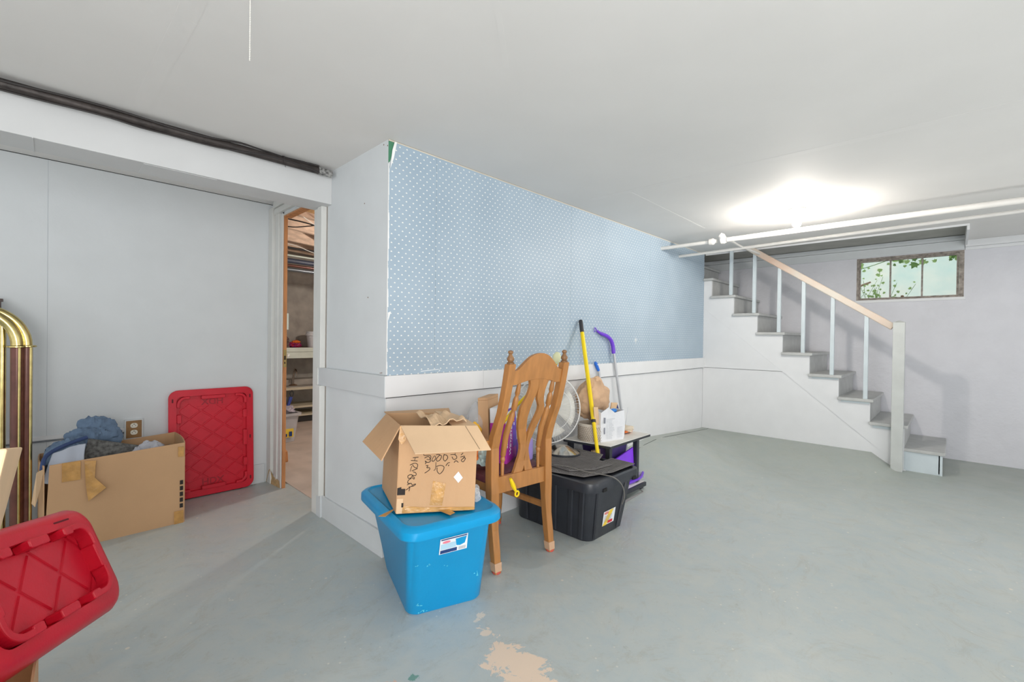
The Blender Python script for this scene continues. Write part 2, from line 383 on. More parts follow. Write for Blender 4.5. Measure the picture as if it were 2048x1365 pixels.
# notch-free wallpaper sheets: three drops with visible seams
wp = wallpaper_material()
xs = [0.022, 0.30, 1.55, 2.80, L]
for i in range(4):
    m_ = MB().box(xs[i]+0.0007, xs[i+1]-0.0007, 0.0, 0.006, 0.936, H-0.002)
    if i == 0:
        m_ = MB(); poly = [(0.0035, 0.936), (0.2993, 0.936), (0.2993, H-0.004), (0.035, H-0.004), (0.026, 2.09), (0.012, 2.03), (0.004, 1.99)]
        m_.loft([[Vector((x, 0.0, z)) for x, z in poly], [Vector((x, 0.006, z)) for x, z in poly]])
    link('wallpaper_sheet', m_, wp, wall).parent = wall
for c in wall.children:
    for v in c.data.vertices: v.co -= Vector((0, 0, 0))
    c.matrix_parent_inverse = wall.matrix_world.inverted() if False else Matrix.Translation(-wall.location)
def wpart(parent, name, mb, m, **k):
    o = link(name, mb, m, parent, **k); o.matrix_parent_inverse = Matrix.Translation(-parent.location); return o
wpart(wall, 'green_drywall_patch', MB().loft([[Vector((x, y, z)) for x, z in ((0.001, H-0.004), (0.033, H-0.004), (0.024, 2.09), (0.010, 2.04), (0.001, 2.03))] for y in (0.003, 0.0055)]), M_green)
tm = MB()
zz = 0.94
random.seed(3)
while zz < 2.02:
    h = random.uniform(0.02, 0.07); w = random.uniform(0.002, 0.008)
    tm.add([(0.0, -0.0015, zz), (w, -0.0015, zz+0.003), (w*0.7, -0.0015, zz+h), (0.0, -0.0015, zz+h), (0.0, 0.004, zz), (0.0, 0.004, zz+h)], [(0, 1, 2, 3), (4, 0, 3, 5)]); zz += h*0.97
tm.add([(0.020, -0.001, 2.10), (0.034, -0.001, 2.147), (0.046, -0.002, 2.147), (0.028, -0.003, 2.06), (0.008, -0.001, 2.0)], [(0, 1, 2, 3, 4)])
tm.add([(0.002, -0.006, 1.262), (0.016, -0.012, 1.268), (0.006, -0.002, 1.22)], [(0, 1, 2)])
wpart(wall, 'torn_paper_edge', tm, M_paper, solid=0.0008)
sc_ = MB()
for a, b in (((2.53, 1.12), (2.56, 1.15)), ((2.56, 1.12), (2.52, 1.14)), ((2.55, 1.10), (2.54, 1.16)), ((2.535, 1.13), (2.575, 1.135))): sc_.bar((a[0], -0.001, a[1]), (b[0], -0.001, b[1]), 0.002, 0.004)
for a, b in (((0.21, 0.951), (0.33, 0.957)), ((0.33, 0.945), (0.34, 0.955))): sc_.bar((a[0], -0.001, a[1]), (b[0], -0.001, b[1]), 0.002, 0.003)
wpart(wall, 'wallpaper_scrape', sc_, M_paper)
jl = MB().box(0.0, L, -0.001, 0.0055, 2.1425, 2.1485); wpart(wall, 'ceiling_joint_edge', jl, mat('yellowed_edge', (206, 200, 186), 0.8))
wpart(wall, 'rail_gap_shadow', MB().box(0.002, L, 0.0050, 0.0058, 0.8185, 0.8265), mat('gap_shadow_grey', (96, 98, 98), 0.9))  # grey strip in the gap paints the contact shadow under the rail
wpart(wall, 'lower_panel', MB().box(0.002, 1.83, 0.0, 0.006, 0.0, 0.819).box(1.832, L, 0.0, 0.006, 0.0, 0.819), M_white)
# chair rail: two boards along long wall, one along side wall
struct('trim_1', MB().box(-0.016, 0.655, -0.018, 0.0, 0.826, 0.937).box(0.6565, L, -0.018, 0.0, 0.826, 0.937), M_white, bevel=0.001)
struct('trim_2', MB().box(-0.018, 0.0, -0.016, 0.80, 0.826, 0.937), M_trimgrey, bevel=0.001)
# side wall (x=0) with door opening
sw = struct('wall_side', MB().box(0.0, 0.10, 0.0065, 0.72, 0.0, H).box(0.0, 0.022, 1.475, 1.74, 0.0, H).box(0.0, 0.05, 0.72, 1.50, 2.03, H), M_grey)
struct('baseboard_side', MB().box(-0.014, 0.0, 0.0, 0.735, 0.0, 0.132), M_trimgrey, bevel=0.002)
nh = MB()
for y, z in ((0.05, 2.135), (0.012, 2.12), (0.06, 0.947), (0.045, 0.949), (0.25, 1.87), (0.2, 1.35)): nh.lathe([(0.0001, 0), (0.004, 0.0005), (0.004, 0.001)], 8, Matrix.Translation((-0.0008, y, z)) @ Matrix.Rotation(math.pi/2, 4, 'Y'))
wpart(sw, 'nail_hole', nh, M_rust)
# left wall (y=1.72)
lw = struct('wall_left', MB().box(-4.2, -0.0, 1.72, 1.82, 0.0, H), M_grey)
wpart(lw, 'panel_joint', MB().box(-1.2185, -1.217, 1.7192, 1.7205, 0, H).box(-3.6, -3.598, 1.7192, 1.7205, 0, H).box(-2.42, -2.418, 1.7192, 1.7205, 0, H), mat('joint_shadow', (176, 184, 190), 0.8))
wpart(lw, 'top_gap', MB().box(-4.2, 0.0, 1.7185, 1.7205, H-0.004, H), mat('dark_gap', (60, 62, 64), 0.9))
struct('baseboard_left', MB().box(-4.2, -0.045, 1.706, 1.72, 0.0, 0.145), M_trimgrey, bevel=0.002)
# surface raceway along left wall
struct('trim_3', MB().box(-4.2, -0.868, 1.706, 1.72, 0.505, 0.530), M_white, bevel=0.003)
struct('raceway_shadow_strip', MB().box(-4.2, -0.868, 1.712, 1.72, 0.494, 0.500), mat('raceway_shadow', (120, 126, 134), 0.7))  # dark strip paints the shadow line below the raceway
# dropped beam
bm_ = MB().box(-4.2, -0.0, 0.665, 0.87, 1.945, H)
struct('trim_4', bm_, M_beam, bevel=0.002)
struct('trim_5', MB().box(-1.262, -1.258, 0.66, 0.872, 1.942, 1.948), M_beam)
struct('trim_14', MB().box(-0.9, -0.6, 0.68, 0.86, 1.9435, 1.945), M_beam)
# outer walls that only close the room at the far left
# ------------------------------------------------------------------ doorway
d1 = struct('door_1', MB().box(-0.020, 0.10, 0.862, 0.875, 0, 1.99).box(-0.008, 0.04, 0.87, 1.475, 2.022, 2.03), M_casing)
def dpart(name, mb, m, **k): return wpart(d1, name, mb, m, **k)
for i, (y0, y1, th) in enumerate(((1.476, 1.535, 0.008), (1.535, 1.548, 0.005), (1.548, 1.615, 0.014), (1.615, 1.630, 0.008), (1.630, 1.718, 0.030))):
    dpart('casing_strip', MB().box(-th, 0.0, y0+0.0015, y1-0.0015, 0.0, 2.04+(y0-1.476)*0.45), M_casing, bevel=0.002)
for i, (z0, z1, th) in enumerate(((2.05, 2.085, 0.026), (2.087, 2.097, 0.018), (2.099, 2.145, 0.030))):
    dpart('head_casing_strip', MB().box(-th, 0.0, 0.87, 1.62, z0, z1), M_casing, bevel=0.002)
dpart('casing_strip', MB().box(-0.022, 0.0, 0.795, 0.862, 0.0, 1.945), M_casing, bevel=0.002)
dpart('casing_strip', MB().box(-0.034, 0.0, 0.735, 0.795, 0.135, 0.826).box(-0.034, 0, 0.735, 0.795, 0.937, 1.945), M_casing, bevel=0.002)
dpart('casing_strip', MB().box(-0.024, 0.0, 0.735, 0.795, 0.0, 0.135), M_trimgrey)
dpart('bare_patch', MB().add([(-0.031, 1.716, 0.0), (-0.031, 1.66, 0.10), (-0.031, 1.635, 0.115), (-0.0145, 1.60, 0.06), (-0.0095, 1.50, 0.05), (-0.0095, 1.478, 0.0)], [(0, 1, 2, 3, 4, 5)]), mat('bare_tan_wood', (196, 168, 122), 0.8, var=0.15, scale=30), solid=0.001)
# open door leaf seen edge on
dpart('bare_jamb', MB().box(-0.001, 0.022, 1.462, 1.475, 0.0, 2.03), M_oldwood)
dpart('bare_jamb', MB().box(0.0, 0.05, 0.875, 1.475, 2.012, 2.0225), M_oldwood)
pl = MB().box(0.0, 0.0215, 1.4600, 1.4625, 0.90, 1.03); dpart('latch_plate', pl, M_brass)
dpart('latch_hole', MB().box(0.004, 0.016, 1.4590, 1.4605, 0.955, 0.985).box(0.006, 0.014, 1.4590, 1.4605, 0.925, 0.940), mat('dark_hole', (60, 44, 30), 0.8))
dpart('door_knob', MB().lathe([(0.006, 0), (0.007, 0.02), (0.022, 0.028), (0.026, 0.04), (0.020, 0.052), (0.001, 0.056)], 14, Matrix.Translation((0.018, 1.480, 0.985)) @ Matrix.Rotation(math.pi/2, 4, 'Y') @ Matrix.Scale(0.55, 4)), mat('glass_knob', (232, 226, 214), 0.15, var=0.05), shade=True)
dpart('hinge_plate', MB().box(0.022, 0.034, 1.462, 1.49, 1.18, 1.30), M_mint)

# ------------------------------------------------------------------ utility room
struct('wall_utility', MB().box(0.1, 3.2, 4.40, 4.5, 0.0, 2.6), M_concrete)
struct('wall_utility', MB().box(3.1, 3.2, 0.1, 4.5, 0.0, 2.6), M_concrete)
struct('wall_utility', MB().box(-0.55, -0.45, 1.9, 4.5, 0.0, 2.6).box(-0.5, 0.1, 1.82, 1.9, 0, 2.6), M_concrete)
struct('ceiling', MB().box(-0.5, 3.2, 0.1, 4.5, 2.42, 2.46), mat('subfloor_boards', (184, 164, 150), 0.9, var=0.2, scale=4, stretch=(1, 8, 1)))
for i, (y, z0, z1) in enumerate(((1.15, 2.10, 2.42), (1.62, 2.16, 2.42), (2.10, 2.16, 2.42), (2.62, 2.16, 2.42), (3.15, 2.16, 2.42), (3.7, 2.16, 2.42))):
    j = MB().bar((-0.4, y-0.35, (z0+z1)/2), (3.1, y+0.62, (z0+z1)/2), 0.045, z1-z0)
    tag(link('ceiling_joist', j, M_joist), ('nearest', 'second', 'third', 'fourth', 'fifth', 'farthest')[i]+' rough timber joist overhead in the room beyond the doorway', 'joist', 'joists beyond the doorway')
tag(link('timber_block', MB().bar((0.15, 1.35, 2.12), (0.55, 1.55, 2.14), 0.16, 0.09), mat('chewed_wood', (226, 176, 118), 0.9, var=0.15, scale=30, bump=0.4)), 'knotty short timber block under the joists just inside the doorway', 'timber')
tag(link('brace', MB().bar((0.75, 2.9, 2.30), (1.35, 3.0, 2.08), 0.05, 0.07), M_oldwood), 'orange diagonal wooden brace between the joists beyond the doorway', 'brace')
def cable(pts, r, m, label, name='cable', cat='cable'):
    return tag(link(name, MB().tube(smooth(pts, 5), r, 6), m, shade=True), label, cat)
cable([(0.05, 2.0, 2.13), (0.25, 2.05, 2.145), (0.42, 2.0, 2.12), (0.62, 2.1, 2.10), (0.9, 2.2, 2.07)], 0.006, M_cable, 'black cable sagging under the nearest joists beyond the doorway')
cable([(0.05, 2.1, 2.12), (0.25, 2.1, 2.09), (0.42, 2.05, 2.12), (0.6, 1.9, 2.155), (0.9, 1.9, 2.12)], 0.005, M_cable, 'second black cable crossing over another beyond the doorway')
cable([(0.3, 1.9, 2.15), (0.42, 2.0, 2.13), (0.55, 2.05, 2.09), (0.75, 2.1, 2.085)], 0.0035, M_porcelain, 'thin white wire looped under the joists beyond the doorway')
cable([(0.2, 3.0, 2.12), (0.6, 3.0, 2.11), (0.8, 3.0, 2.06), (1.0, 3.0, 2.03), (1.3, 3.0, 2.06)], 0.0035, M_porcelain, 'drooping pale wire in front of the far foundation wall')
for i, (z, r, m, l) in enumerate(((2.13, 0.013, M_cable, 'black pipe running highest across the far room'), (2.045, 0.010, M_mint, 'thin pale pipe strung above the dark pipes in the far room'), (1.985, 0.028, mat('blue_black_pipe', (70, 76, 92), 0.4), 'thick blue-black pipe under the pale one in the far room'), (1.93, 0.016, M_brown, 'brown pipe between the two thick pipes in the far room'), (1.885, 0.022, mat('grey_steel_pipe', (120, 126, 132), 0.35, metal=0.6), 'lowest grey steel pipe across the far room'))):
    tag(link('pipe', MB().tube([(-0.4, 3.3, z+0.02), (3.0, 3.3, z-0.05)], r, 10), m, shade=True), l, 'pipe')
# shelf and bench
sh = thing('wall_shelf', 'mint painted wall shelf with a deep front board beyond the doorway', 'shelf', (1.6, 4.15, 0.85)); w_ = WR(sh)
w_('shelf_board', MB().box(0.1, 3.1, 3.95, 4.40, 0.945, 0.975), M_rust)
w_('front_board', MB().box(0.1, 3.1, 3.93, 3.95, 0.925, 0.978), M_mint, bevel=0.002); w_('front_board', MB().box(0.1, 3.1, 3.93, 3.95, 0.842, 0.922), M_mint, bevel=0.002)
bn = thing('sink_bench', 'low concrete sink bench with pale edges and shelves beyond the doorway', 'bench', (1.6, 4.1, 0.0)); w_ = WR(bn)
w_('worktop', MB().box(0.1, 3.1, 3.95, 4.40, 0.44, 0.475), M_concrete); w_('top_edge', MB().box(0.1, 3.1, 3.93, 3.95, 0.435, 0.465), mat('cream_edge', (206, 196, 172), 0.7))
w_('ledge', MB().box(0.1, 3.1, 4.15, 4.40, 0.475, 0.55), M_concrete)
w_('shelf_board', MB().box(0.1, 3.1, 4.0, 4.40, 0.19, 0.215), mat('cream_edge', (206, 196, 172), 0.7)); w_('shelf_board', MB().box(0.1, 3.1, 3.98, 4.40, 0.085, 0.105), MC['cream_edge'])
w_('plinth', MB().box(0.1, 3.1, 4.0, 4.40, 0.012, 0.085), mat('black_plinth', (52, 50, 48), 0.8))
fc = thing('faucet', 'small steel faucet on the concrete bench beyond the doorway', 'faucet', (1.04, 4.12, 0.475)); w_ = WR(fc)
w_('spout', MB().tube(bez((1.03, 4.12, 0.475), (1.03, 4.12, 0.72), (1.03, 4.02, 0.74), (1.03, 4.0, 0.60)), 0.012, 8), M_chrome, shade=True); w_('base', MB().lathe([(0.05, 0.0), (0.05, 0.008), (0.015, 0.02)], 14, Matrix.Translation((1.03, 4.12, 0.475))), M_rust)
bk = thing('bucket', 'white plastic bucket on the mint shelf beyond the doorway', 'bucket', (1.29, 4.14, 0.975)); w_ = WR(bk)
w_('body', MB().lathe([(0.075, 0), (0.092, 0.165), (0.095, 0.165), (0.105, 0.16), (0.105, 0.188), (0.096, 0.19), (0.098, 0.215), (0.092, 0.215), (0.088, 0.16), (0.07, 0.01)], 24, Matrix.Translation((1.30, 4.14, 0.975))), M_bucket, shade=True)
def blob(c, rx, ry, rz, seed=0, amp=0.25, n=18, fr=2.2, power=1.0, flat=True):
    m = MB()
    def fn(u, v):
        a = 2*math.pi*u; b = math.pi*(v-0.5); d = Vector((math.cos(b)*math.cos(a), math.cos(b)*math.sin(a), math.sin(b)))
        k = 1+amp*noise.noise(d*fr+Vector((seed, seed*1.7, 0)))+amp*0.7*(0.35-abs(noise.noise(d*fr*1.9+Vector((seed, 3, 1)))))+amp*0.35*(0.3-abs(noise.noise(d*fr*4.3+Vector((seed, 5, 1)))))
        p = Vector((c[0]+rx*d.x*k, c[1]+ry*d.y*k, c[2]+rz*d.z*k))
        if flat: p.z = max(p.z, c[2]-rz*0.82)
        return p
    m.grid(lambda u, v: fn(u % 1.0, v), n*2, n); return m
tag(link('snack_bag', blob((1.03, 4.1, 1.01), 0.09, 0.05, 0.04, 2), mat('red_foil', (190, 30, 50), 0.35, col2=(90, 30, 110), scale=40)), 'crumpled red snack bag on the mint shelf beside the bucket', 'bag')
tag(link('wrapper', blob((1.05, 4.09, 1.05), 0.05, 0.04, 0.02, 5), M_orange), 'orange wrapper lying on top of the red snack bag', 'wrapper')
tag(link('plastic_bag', blob((0.90, 4.1, 1.04), 0.06, 0.06, 0.08, 8, 0.5), mat('brown_clear_bag', (120, 96, 92), 0.3, var=0.4, scale=50, bump=0.6)), 'bunched brownish plastic bag at the left end of the shelf', 'bag')
tt = thing('storage_tote', 'cloudy clear plastic tote on the far room floor', 'tote', (0.50, 3.05, 0.004)); w_ = WR(tt)
def tub_rings(cx, cy, rot, spec, n=6):
    out = []; R_ = Matrix.Rotation(rot, 3, 'Z')
    for w, d, r, z in spec: out.append([Vector((cx, cy, z))+R_ @ Vector((x, y, 0)) for x, y in rr(w, d, r, n)])
    return out
w_('body', MB().loft(tub_rings(0.48, 3.12, 0.1, [(0.27, 0.40, .04, 0.006), (0.34, 0.46, .05, 0.28), (0.38, 0.50, .05, 0.285), (0.38, 0.50, .05, 0.31), (0.33, 0.45, .05, 0.31), (0.26, 0.39, .04, 0.012)])), mat('cloudy_plastic', (206, 204, 206), 0.4, alpha=0.75, var=0.1), shade=True)
w_('label', MB().box(0.49, 0.60, 2.905, 2.909, 0.06, 0.15), M_labyel); w_('label_print', MB().box(0.50, 0.535, 2.900, 2.9048, 0.07, 0.10).box(0.555, 0.585, 2.900, 2.9048, 0.07, 0.12), M_navy)
tag(link('cloth', blob((0.56, 3.1, 0.335), 0.10, 0.14, 0.035, 3, 0.5), mat('lilac_grey_cloth', (186, 178, 188), 0.9)), 'pale rumpled cloth piled on the clear tote beyond the doorway', 'cloth')
b2 = thing('brush', 'blue handled brush with a black loop standing in the clear tote', 'brush', (0.62, 3.1, 0.36)); w_ = WR(b2)
w_('handle', MB().tube([(0.61, 3.1, 0.36), (0.64, 3.1, 0.46)], [0.016, 0.02], 8), mat('blue_handle', (50, 72, 160), 0.4), shade=True); w_('loop', MB().tube(smooth([(0.64, 3.1, 0.46), (0.630, 3.1, 0.50), (0.65, 3.1, 0.53), (0.665, 3.1, 0.50), (0.655, 3.1, 0.46)]), 0.006, 6), M_grip)
tag(link('pot', MB().lathe([(0.07, 0.36), (0.09, 0.47), (0.095, 0.47), (0.085, 0.37), (0.01, 0.37)], 20, Matrix.Translation((0.48, 3.05, 0))), mat('slate_blue', (110, 126, 146), 0.4), shade=True), 'grey blue bowl standing on the cloth in the clear tote', 'bowl')
tag(link('paper_bag', MB().loft([[Vector((x, y, 0.004)) for x, y in ((0.17, 2.1), (0.29, 2.16), (0.24, 2.3), (0.14, 2.26))], [Vector((x, y, 0.10)) for x, y in ((0.15, 2.08), (0.28, 2.15), (0.24, 2.29), (0.13, 2.26))], [Vector((x, y, 0.15)) for x, y in ((0.15, 2.12), (0.245, 2.17), (0.22, 2.25), (0.14, 2.24))]]), M_oldwood, bevel=0.006), 'small brown paper bag on the floor just past the door edge', 'bag')

# ------------------------------------------------------------------ stair
N_ST = 13
ty = [-2.054+0.2425*i for i in range(N_ST)]; tz = [0.20+0.2073*i for i in range(N_ST)]
st = thing('staircase', 'grey painted wooden staircase climbing left behind a white panelled side', 'staircase', (4.55, -1.0, 0.0)); w_ = WR(st)
for i in range(N_ST):
    x0 = 4.135 if i == 0 else (4.085 if ty[i] < -0.03 else 4.13)
    y0 = ty[i]; y1 = ty[i]+0.2425+0.03
    if x0 < 4.1 and y1 > 0: y1 = -0.002
    t = MB()
    if ty[i] < -0.03 and i > 0:
        prof = [(x0, y0), (4.99 if i % 3 else 5.005, y0), (5.01, y0+0.02), (5.01, y1), (x0, y1)]
        t.prism(prof, tz[i]-0.028, tz[i]); w_('tread', t, M_stairgrey, bevel=0.005)
        if ty[i]+0.2425+0.03 > 0: w_('tread', MB().box(4.13, 5.01, -0.001, ty[i]+0.2725, tz[i]-0.028, tz[i]), M_stairgrey)
    else:
        w_('tread', MB().box(x0, 5.01, y0, y1, tz[i]-0.028, tz[i]), M_stairgrey, bevel=0.005)
    zb = 0.0 if i == 0 else tz[i-1]
    w_('riser', MB().box(4.14 if i else 4.15, 5.0, y0+0.025, y0+0.043, zb+(0.012 if i == 0 else 0), tz[i]-0.028), M_stairgrey)
w_('side_board', MB().box(4.150, 4.165, ty[0]+0.020, -1.785, 0.0, tz[0]-0.028), M_baluster)
w_('side_board', MB().box(4.146, 4.152, ty[0]+0.018, ty[0]+0.035, 0.0, tz[0]-0.028), M_baluster)
# side panel following the steps
def prof_pts(zoff=0.0):
    p = []
    for i in range(1, N_ST):
        if ty[i]+0.045 > -0.002: break
        p.append((ty[i]+0.026, tz[i-1] if i > 1 else 0.0)); p.append((ty[i]+0.026, tz[i]-0.028))
    return p
str_lo = [(-0.001, 1.517), (-1.735, 0.055)]
poly = [(-1.735, 0.055), (-1.785, 0.012)] + prof_pts() + [(-0.001, prof_pts()[-1][1]), (-0.001, 1.517)]
poly = [(y, max(z, 0.03) if i > 1 else z) for i, (y, z) in enumerate(poly)]
w_('stringer', MB().loft([[Vector((L-0.003, y, z)) for y, z in poly], [Vector((L+0.02, y, z)) for y, z in poly]]), M_white)
w_('lower_panel', MB().loft([[Vector((x, y, z)) for y, z in ((-0.0005, 0.0), (-1.80, 0.0), (-1.735, 0.055), (-0.822, 0.825), (-0.0005, 0.825))] for x in (L+0.002, L+0.022)]), M_white)
w_('upper_panel', MB().loft([[Vector((x, y, z)) for y, z in ((-0.0005, 0.829), (-0.816, 0.829), (-0.0005, 1.5165))] for x in (L-0.0015, L+0.021)]), M_white)
# shadowed riser strip of first steps' return
w_('apron', MB().box(L-0.012, L-0.006, ty[1]+0.03, ty[1]+0.245, tz[1]-0.052, tz[1]-0.028), M_baluster)
for i in (2, 3): w_('apron', MB().box(L-0.012, L-0.006, ty[i]+0.03, ty[i]+0.245, tz[i]-0.046, tz[i]-0.028), M_baluster)
# newel, balusters, rail
nw = MB().box(4.035, 4.115, -1.782, -1.700, 0.0, 1.325)
nw.add([(4.035, -1.782, 1.325), (4.115, -1.782, 1.325), (4.115, -1.700, 1.325), (4.035, -1.700, 1.325), (4.075, -1.741, 1.343)], [(0, 1, 4), (1, 2, 4), (2, 3, 4), (3, 0, 4)])
w_('newel_post', nw, M_newel, bevel=0.003)
def rail_z(y): return 1.29+(y+1.69)*0.7135
w_('handrail', MB().bar((4.10, -1.700, rail_z(-1.700)), (4.10, -0.42, rail_z(-0.42)), 0.045, 0.06), M_rail, bevel=0.008)
for i, y in ((2, -1.508), (3, -1.247), (4, -1.003), (5, -0.785), (6, -0.545), (7, -0.306)):
    w_('baluster', MB().box(4.085, 4.118, y-0.016, y+0.016, tz[i], min(rail_z(y)-0.03, 2.204)), M_baluster, bevel=0.002)
# shoe molding end near floor
# right wall with window (x = WX)
yw0, yw1, zw0, zw1 = -2.155, -1.315, 1.60, 2.06
rw = MB()
T_ = 0.22
rw.box(WX, WX+T_, -5.2, yw0, -0.02, 2.56); rw.box(WX, WX+T_, yw1, 2.2, -0.02, 2.56); rw.box(WX, WX+T_, yw0, yw1, -0.02, zw0); rw.box(WX, WX+T_, yw0, yw1, zw1, 2.56)
struct('wall_right', rw, M_plaster)
struct('wall_stairwell', MB().box(4.13, 5.02, 1.2, 1.3, 0, 2.56), M_plaster)
struct('wall_stairwell', MB().box(4.06, 4.13, 0.10, 1.25, 0.0, 2.56), M_white)
struct('trim_6', MB().box(WX-0.03, WX, -2.155, 1.2, 2.155, 2.20), M_trimgrey)
struct('trim_7', MB().box(WX-0.018, WX, -2.155, 1.2, 2.065, 2.152), M_trimgrey)
struct('trim_8', MB().box(WX-0.03, WX, -5.2, -2.158, 2.085, 2.15).box(WX-0.012, WX, -5.2, -2.158, 2.055, 2.085), M_white, bevel=0.004)
struct('trim_9', MB().box(WX-0.010, WX, yw0-0.01, yw1+0.01, 1.575, 1.602), M_white)
wn = struct('window_1', MB().box(WX+0.0, WX+0.045, yw0, yw0+0.035, zw0, zw1).box(WX, WX+0.045, yw1-0.022, yw1, zw0, zw1).box(WX, WX+0.045, yw0+0.035, yw1-0.022, zw1-0.022, zw1).box(WX, WX+0.045, yw0+0.035, yw1-0.022, zw0, zw0+0.012), M_winwood)
def wwp(n, mb, m, **k): return wpart(wn, n, mb, m, **k)
a0, a1 = yw0+0.035, yw1-0.022; b0, b1 = zw0+0.012, zw1-0.022
wwp('sash', MB().box(WX+0.010, WX+0.04, a0+0.001, a0+0.018, b0+0.001, b1-0.001).box(WX+0.010, WX+0.04, a1-0.012, a1-0.001, b0+0.001, b1-0.001).box(WX+0.010, WX+0.04, a0+0.018, a1-0.012, b1-0.02, b1-0.001).box(WX+0.010, WX+0.04, a0+0.018, a1-0.012, b0+0.001, b0+0.014), M_winwood)
i0, i1 = a0+0.018, a1-0.012
m1 = i0+(i1-i0)/3; m2 = i0+2*(i1-i0)/3
for y in (m1, m2): wwp('muntin', MB().box(WX+0.016, WX+0.038, y-0.007, y+0.007, b0+0.0145, b1-0.0205), M_winwood, bevel=0.001)
wwp('latch', MB().lathe([(0.012, 0), (0.014, 0.01), (0.004, 0.016)], 10, Matrix.Translation((WX+0.012, -1.70, b0+0.014))), M_rust)
gm = bpy.data.materials.new('window_glass'); gm.use_nodes = True
g_ = gm.node_tree.nodes['Principled BSDF']; g_.inputs['Base Color'].default_value = (0.93, 0.98, 0.97, 1); g_.inputs['Roughness'].default_value = 0.04; g_.inputs['Transmission Weight'].default_value = 1.0; g_.inputs['IOR'].default_value = 1.02
tn = gm.node_tree.nodes.new('ShaderNodeTexNoise'); tn.inputs['Scale'].default_value = 3.0
tr = gm.node_tree.nodes.new('ShaderNodeValToRGB'); tr.color_ramp.elements[0].color = (0.02,)*3+(1,); tr.color_ramp.elements[1].color = (0.22,)*3+(1,)
gm.node_tree.links.new(tn.outputs[0], tr.inputs[0]); gm.node_tree.links.new(tr.outputs[0], g_.inputs['Roughness'])
for (p, q) in ((i0, m1-0.007), (m1+0.007, m2-0.007), (m2+0.007, i1)):
    wwp('pane', MB().box(WX+0.026, WX+0.029, p, q, b0+0.014, b1-0.02), gm)
# outside the window: litter, vine, pale plastic cover
struct('ground_outside', MB().box(WX+T_, WX+1.6, -3.6, 0.2, 1.30, 1.50), M_soil)
wc = MB()
def wcf(u, v):
    a = math.pi*(0.02+0.55*v); return Vector((WX+T_+0.55*math.sin(a)+0.004*math.sin(u*60), -2.9+2.1*u, 1.50+0.75*(1-math.cos(a))*0.9))
wc.grid(wcf, 60, 10)
tag(link('window_well_cover', wc, M_wellcover, shade=True, solid=0.003), 'pale turquoise translucent plastic cover outside the basement window', 'cover')
random.seed(11)
def leaf_mb(m, c, s, nrm, rot):
    z = Vector(nrm).normalized(); x = z.orthogonal().normalized(); x = Matrix.Rotation(rot, 3, z) @ x; y = z.cross(x)
    pts = [(0, -0.1), (0.35, -0.05), (0.8, 0.15), (0.55, 0.35), (0.75, 0.75), (0.35, 0.7), (0, 1.25), (-0.35, 0.7), (-0.75, 0.75), (-0.55, 0.35), (-0.8, 0.15), (-0.35, -0.05)]
    o_ = len(m.v); m.v += [Vector(c)+x*(a*s)+y*(b*s)+z*(0.12*s*abs(a)) for a, b in pts]; m.f.append([o_+k for k in range(len(pts))])
vn = thing('vine', 'green leafy vine hanging outside the top of the basement window', 'plant', (WX+0.35, -1.75, 2.25)); w_ = WR(vn)
w_('stem', MB().tube(smooth([(WX+0.30, -2.2, 2.12), (WX+0.32, -1.9, 2.06), (WX+0.30, -1.7, 2.10), (WX+0.36, -1.4, 2.02), (WX+0.34, -1.2, 1.96)]), 0.004, 6), M_leafd)
for k in range(60):
    y = random.uniform(-2.15, -1.15); z = random.uniform(2.0, 2.13) - (random.uniform(0, 0.1) if y > -1.55 else 0)
    lm_ = MB(); leaf_mb(lm_, (WX+random.uniform(0.26, 0.40), y, z), random.uniform(0.018, 0.04), (-1, random.uniform(-.5, .5), random.uniform(-.4, .6)), random.uniform(0, 6.3)); w_('leaf', lm_, M_leaf if k % 3 else M_leafd, solid=0.0006)
for c in ((WX+0.24, -1.79, 2.0, 0.055, 3.4), (WX+0.25, -1.86, 2.02, 0.05, 3.0)):
    lm_ = MB(); leaf_mb(lm_, c[:3], c[3], (-1, 0.2, 0.1), c[4]); w_('leaf', lm_, M_leafd if c[3] > .052 else M_leaf, solid=0.0006)
pt = thing('weeds', 'sparse pale weeds growing outside the left pane of the window', 'plant', (WX+0.42, -1.45, 1.5)); w_ = WR(pt)
for k in range(16):
    x = WX+random.uniform(0.3, 0.45); y = random.uniform(-1.75, -1.15); h = random.uniform(0.15, 0.4)
    tip = (x+random.uniform(-.05, .05), y+random.uniform(-.12, .12), 1.5+h)
    w_('stem', MB().tube([(x, y, 1.5), ((x+tip[0])/2, (y+tip[1])/2+0.02, 1.5+h*0.55), tip], 0.002, 5), M_leafd)
    for q in range(5):
        lm_ = MB(); leaf_mb(lm_, (tip[0]+random.uniform(-.03, .03), y+(tip[1]-y)*(q/5.0)+random.uniform(-.04, .04), 1.52+h*(q+1)/5.0), random.uniform(0.012, 0.024), (-1, random.uniform(-.5, .5), random.uniform(-.2, .6)), random.uniform(0, 6.3)); w_('leaf', lm_, M_leaf, solid=0.0005)
tag(link('branch', MB().tube([(WX+0.40, -1.15, 1.74), (WX+0.38, -1.40, 1.84)], [0.016, 0.010], 7), mat('bark', (190, 156, 140), 0.9)), 'short pinkish stick slanting behind the left window pane', 'stick')

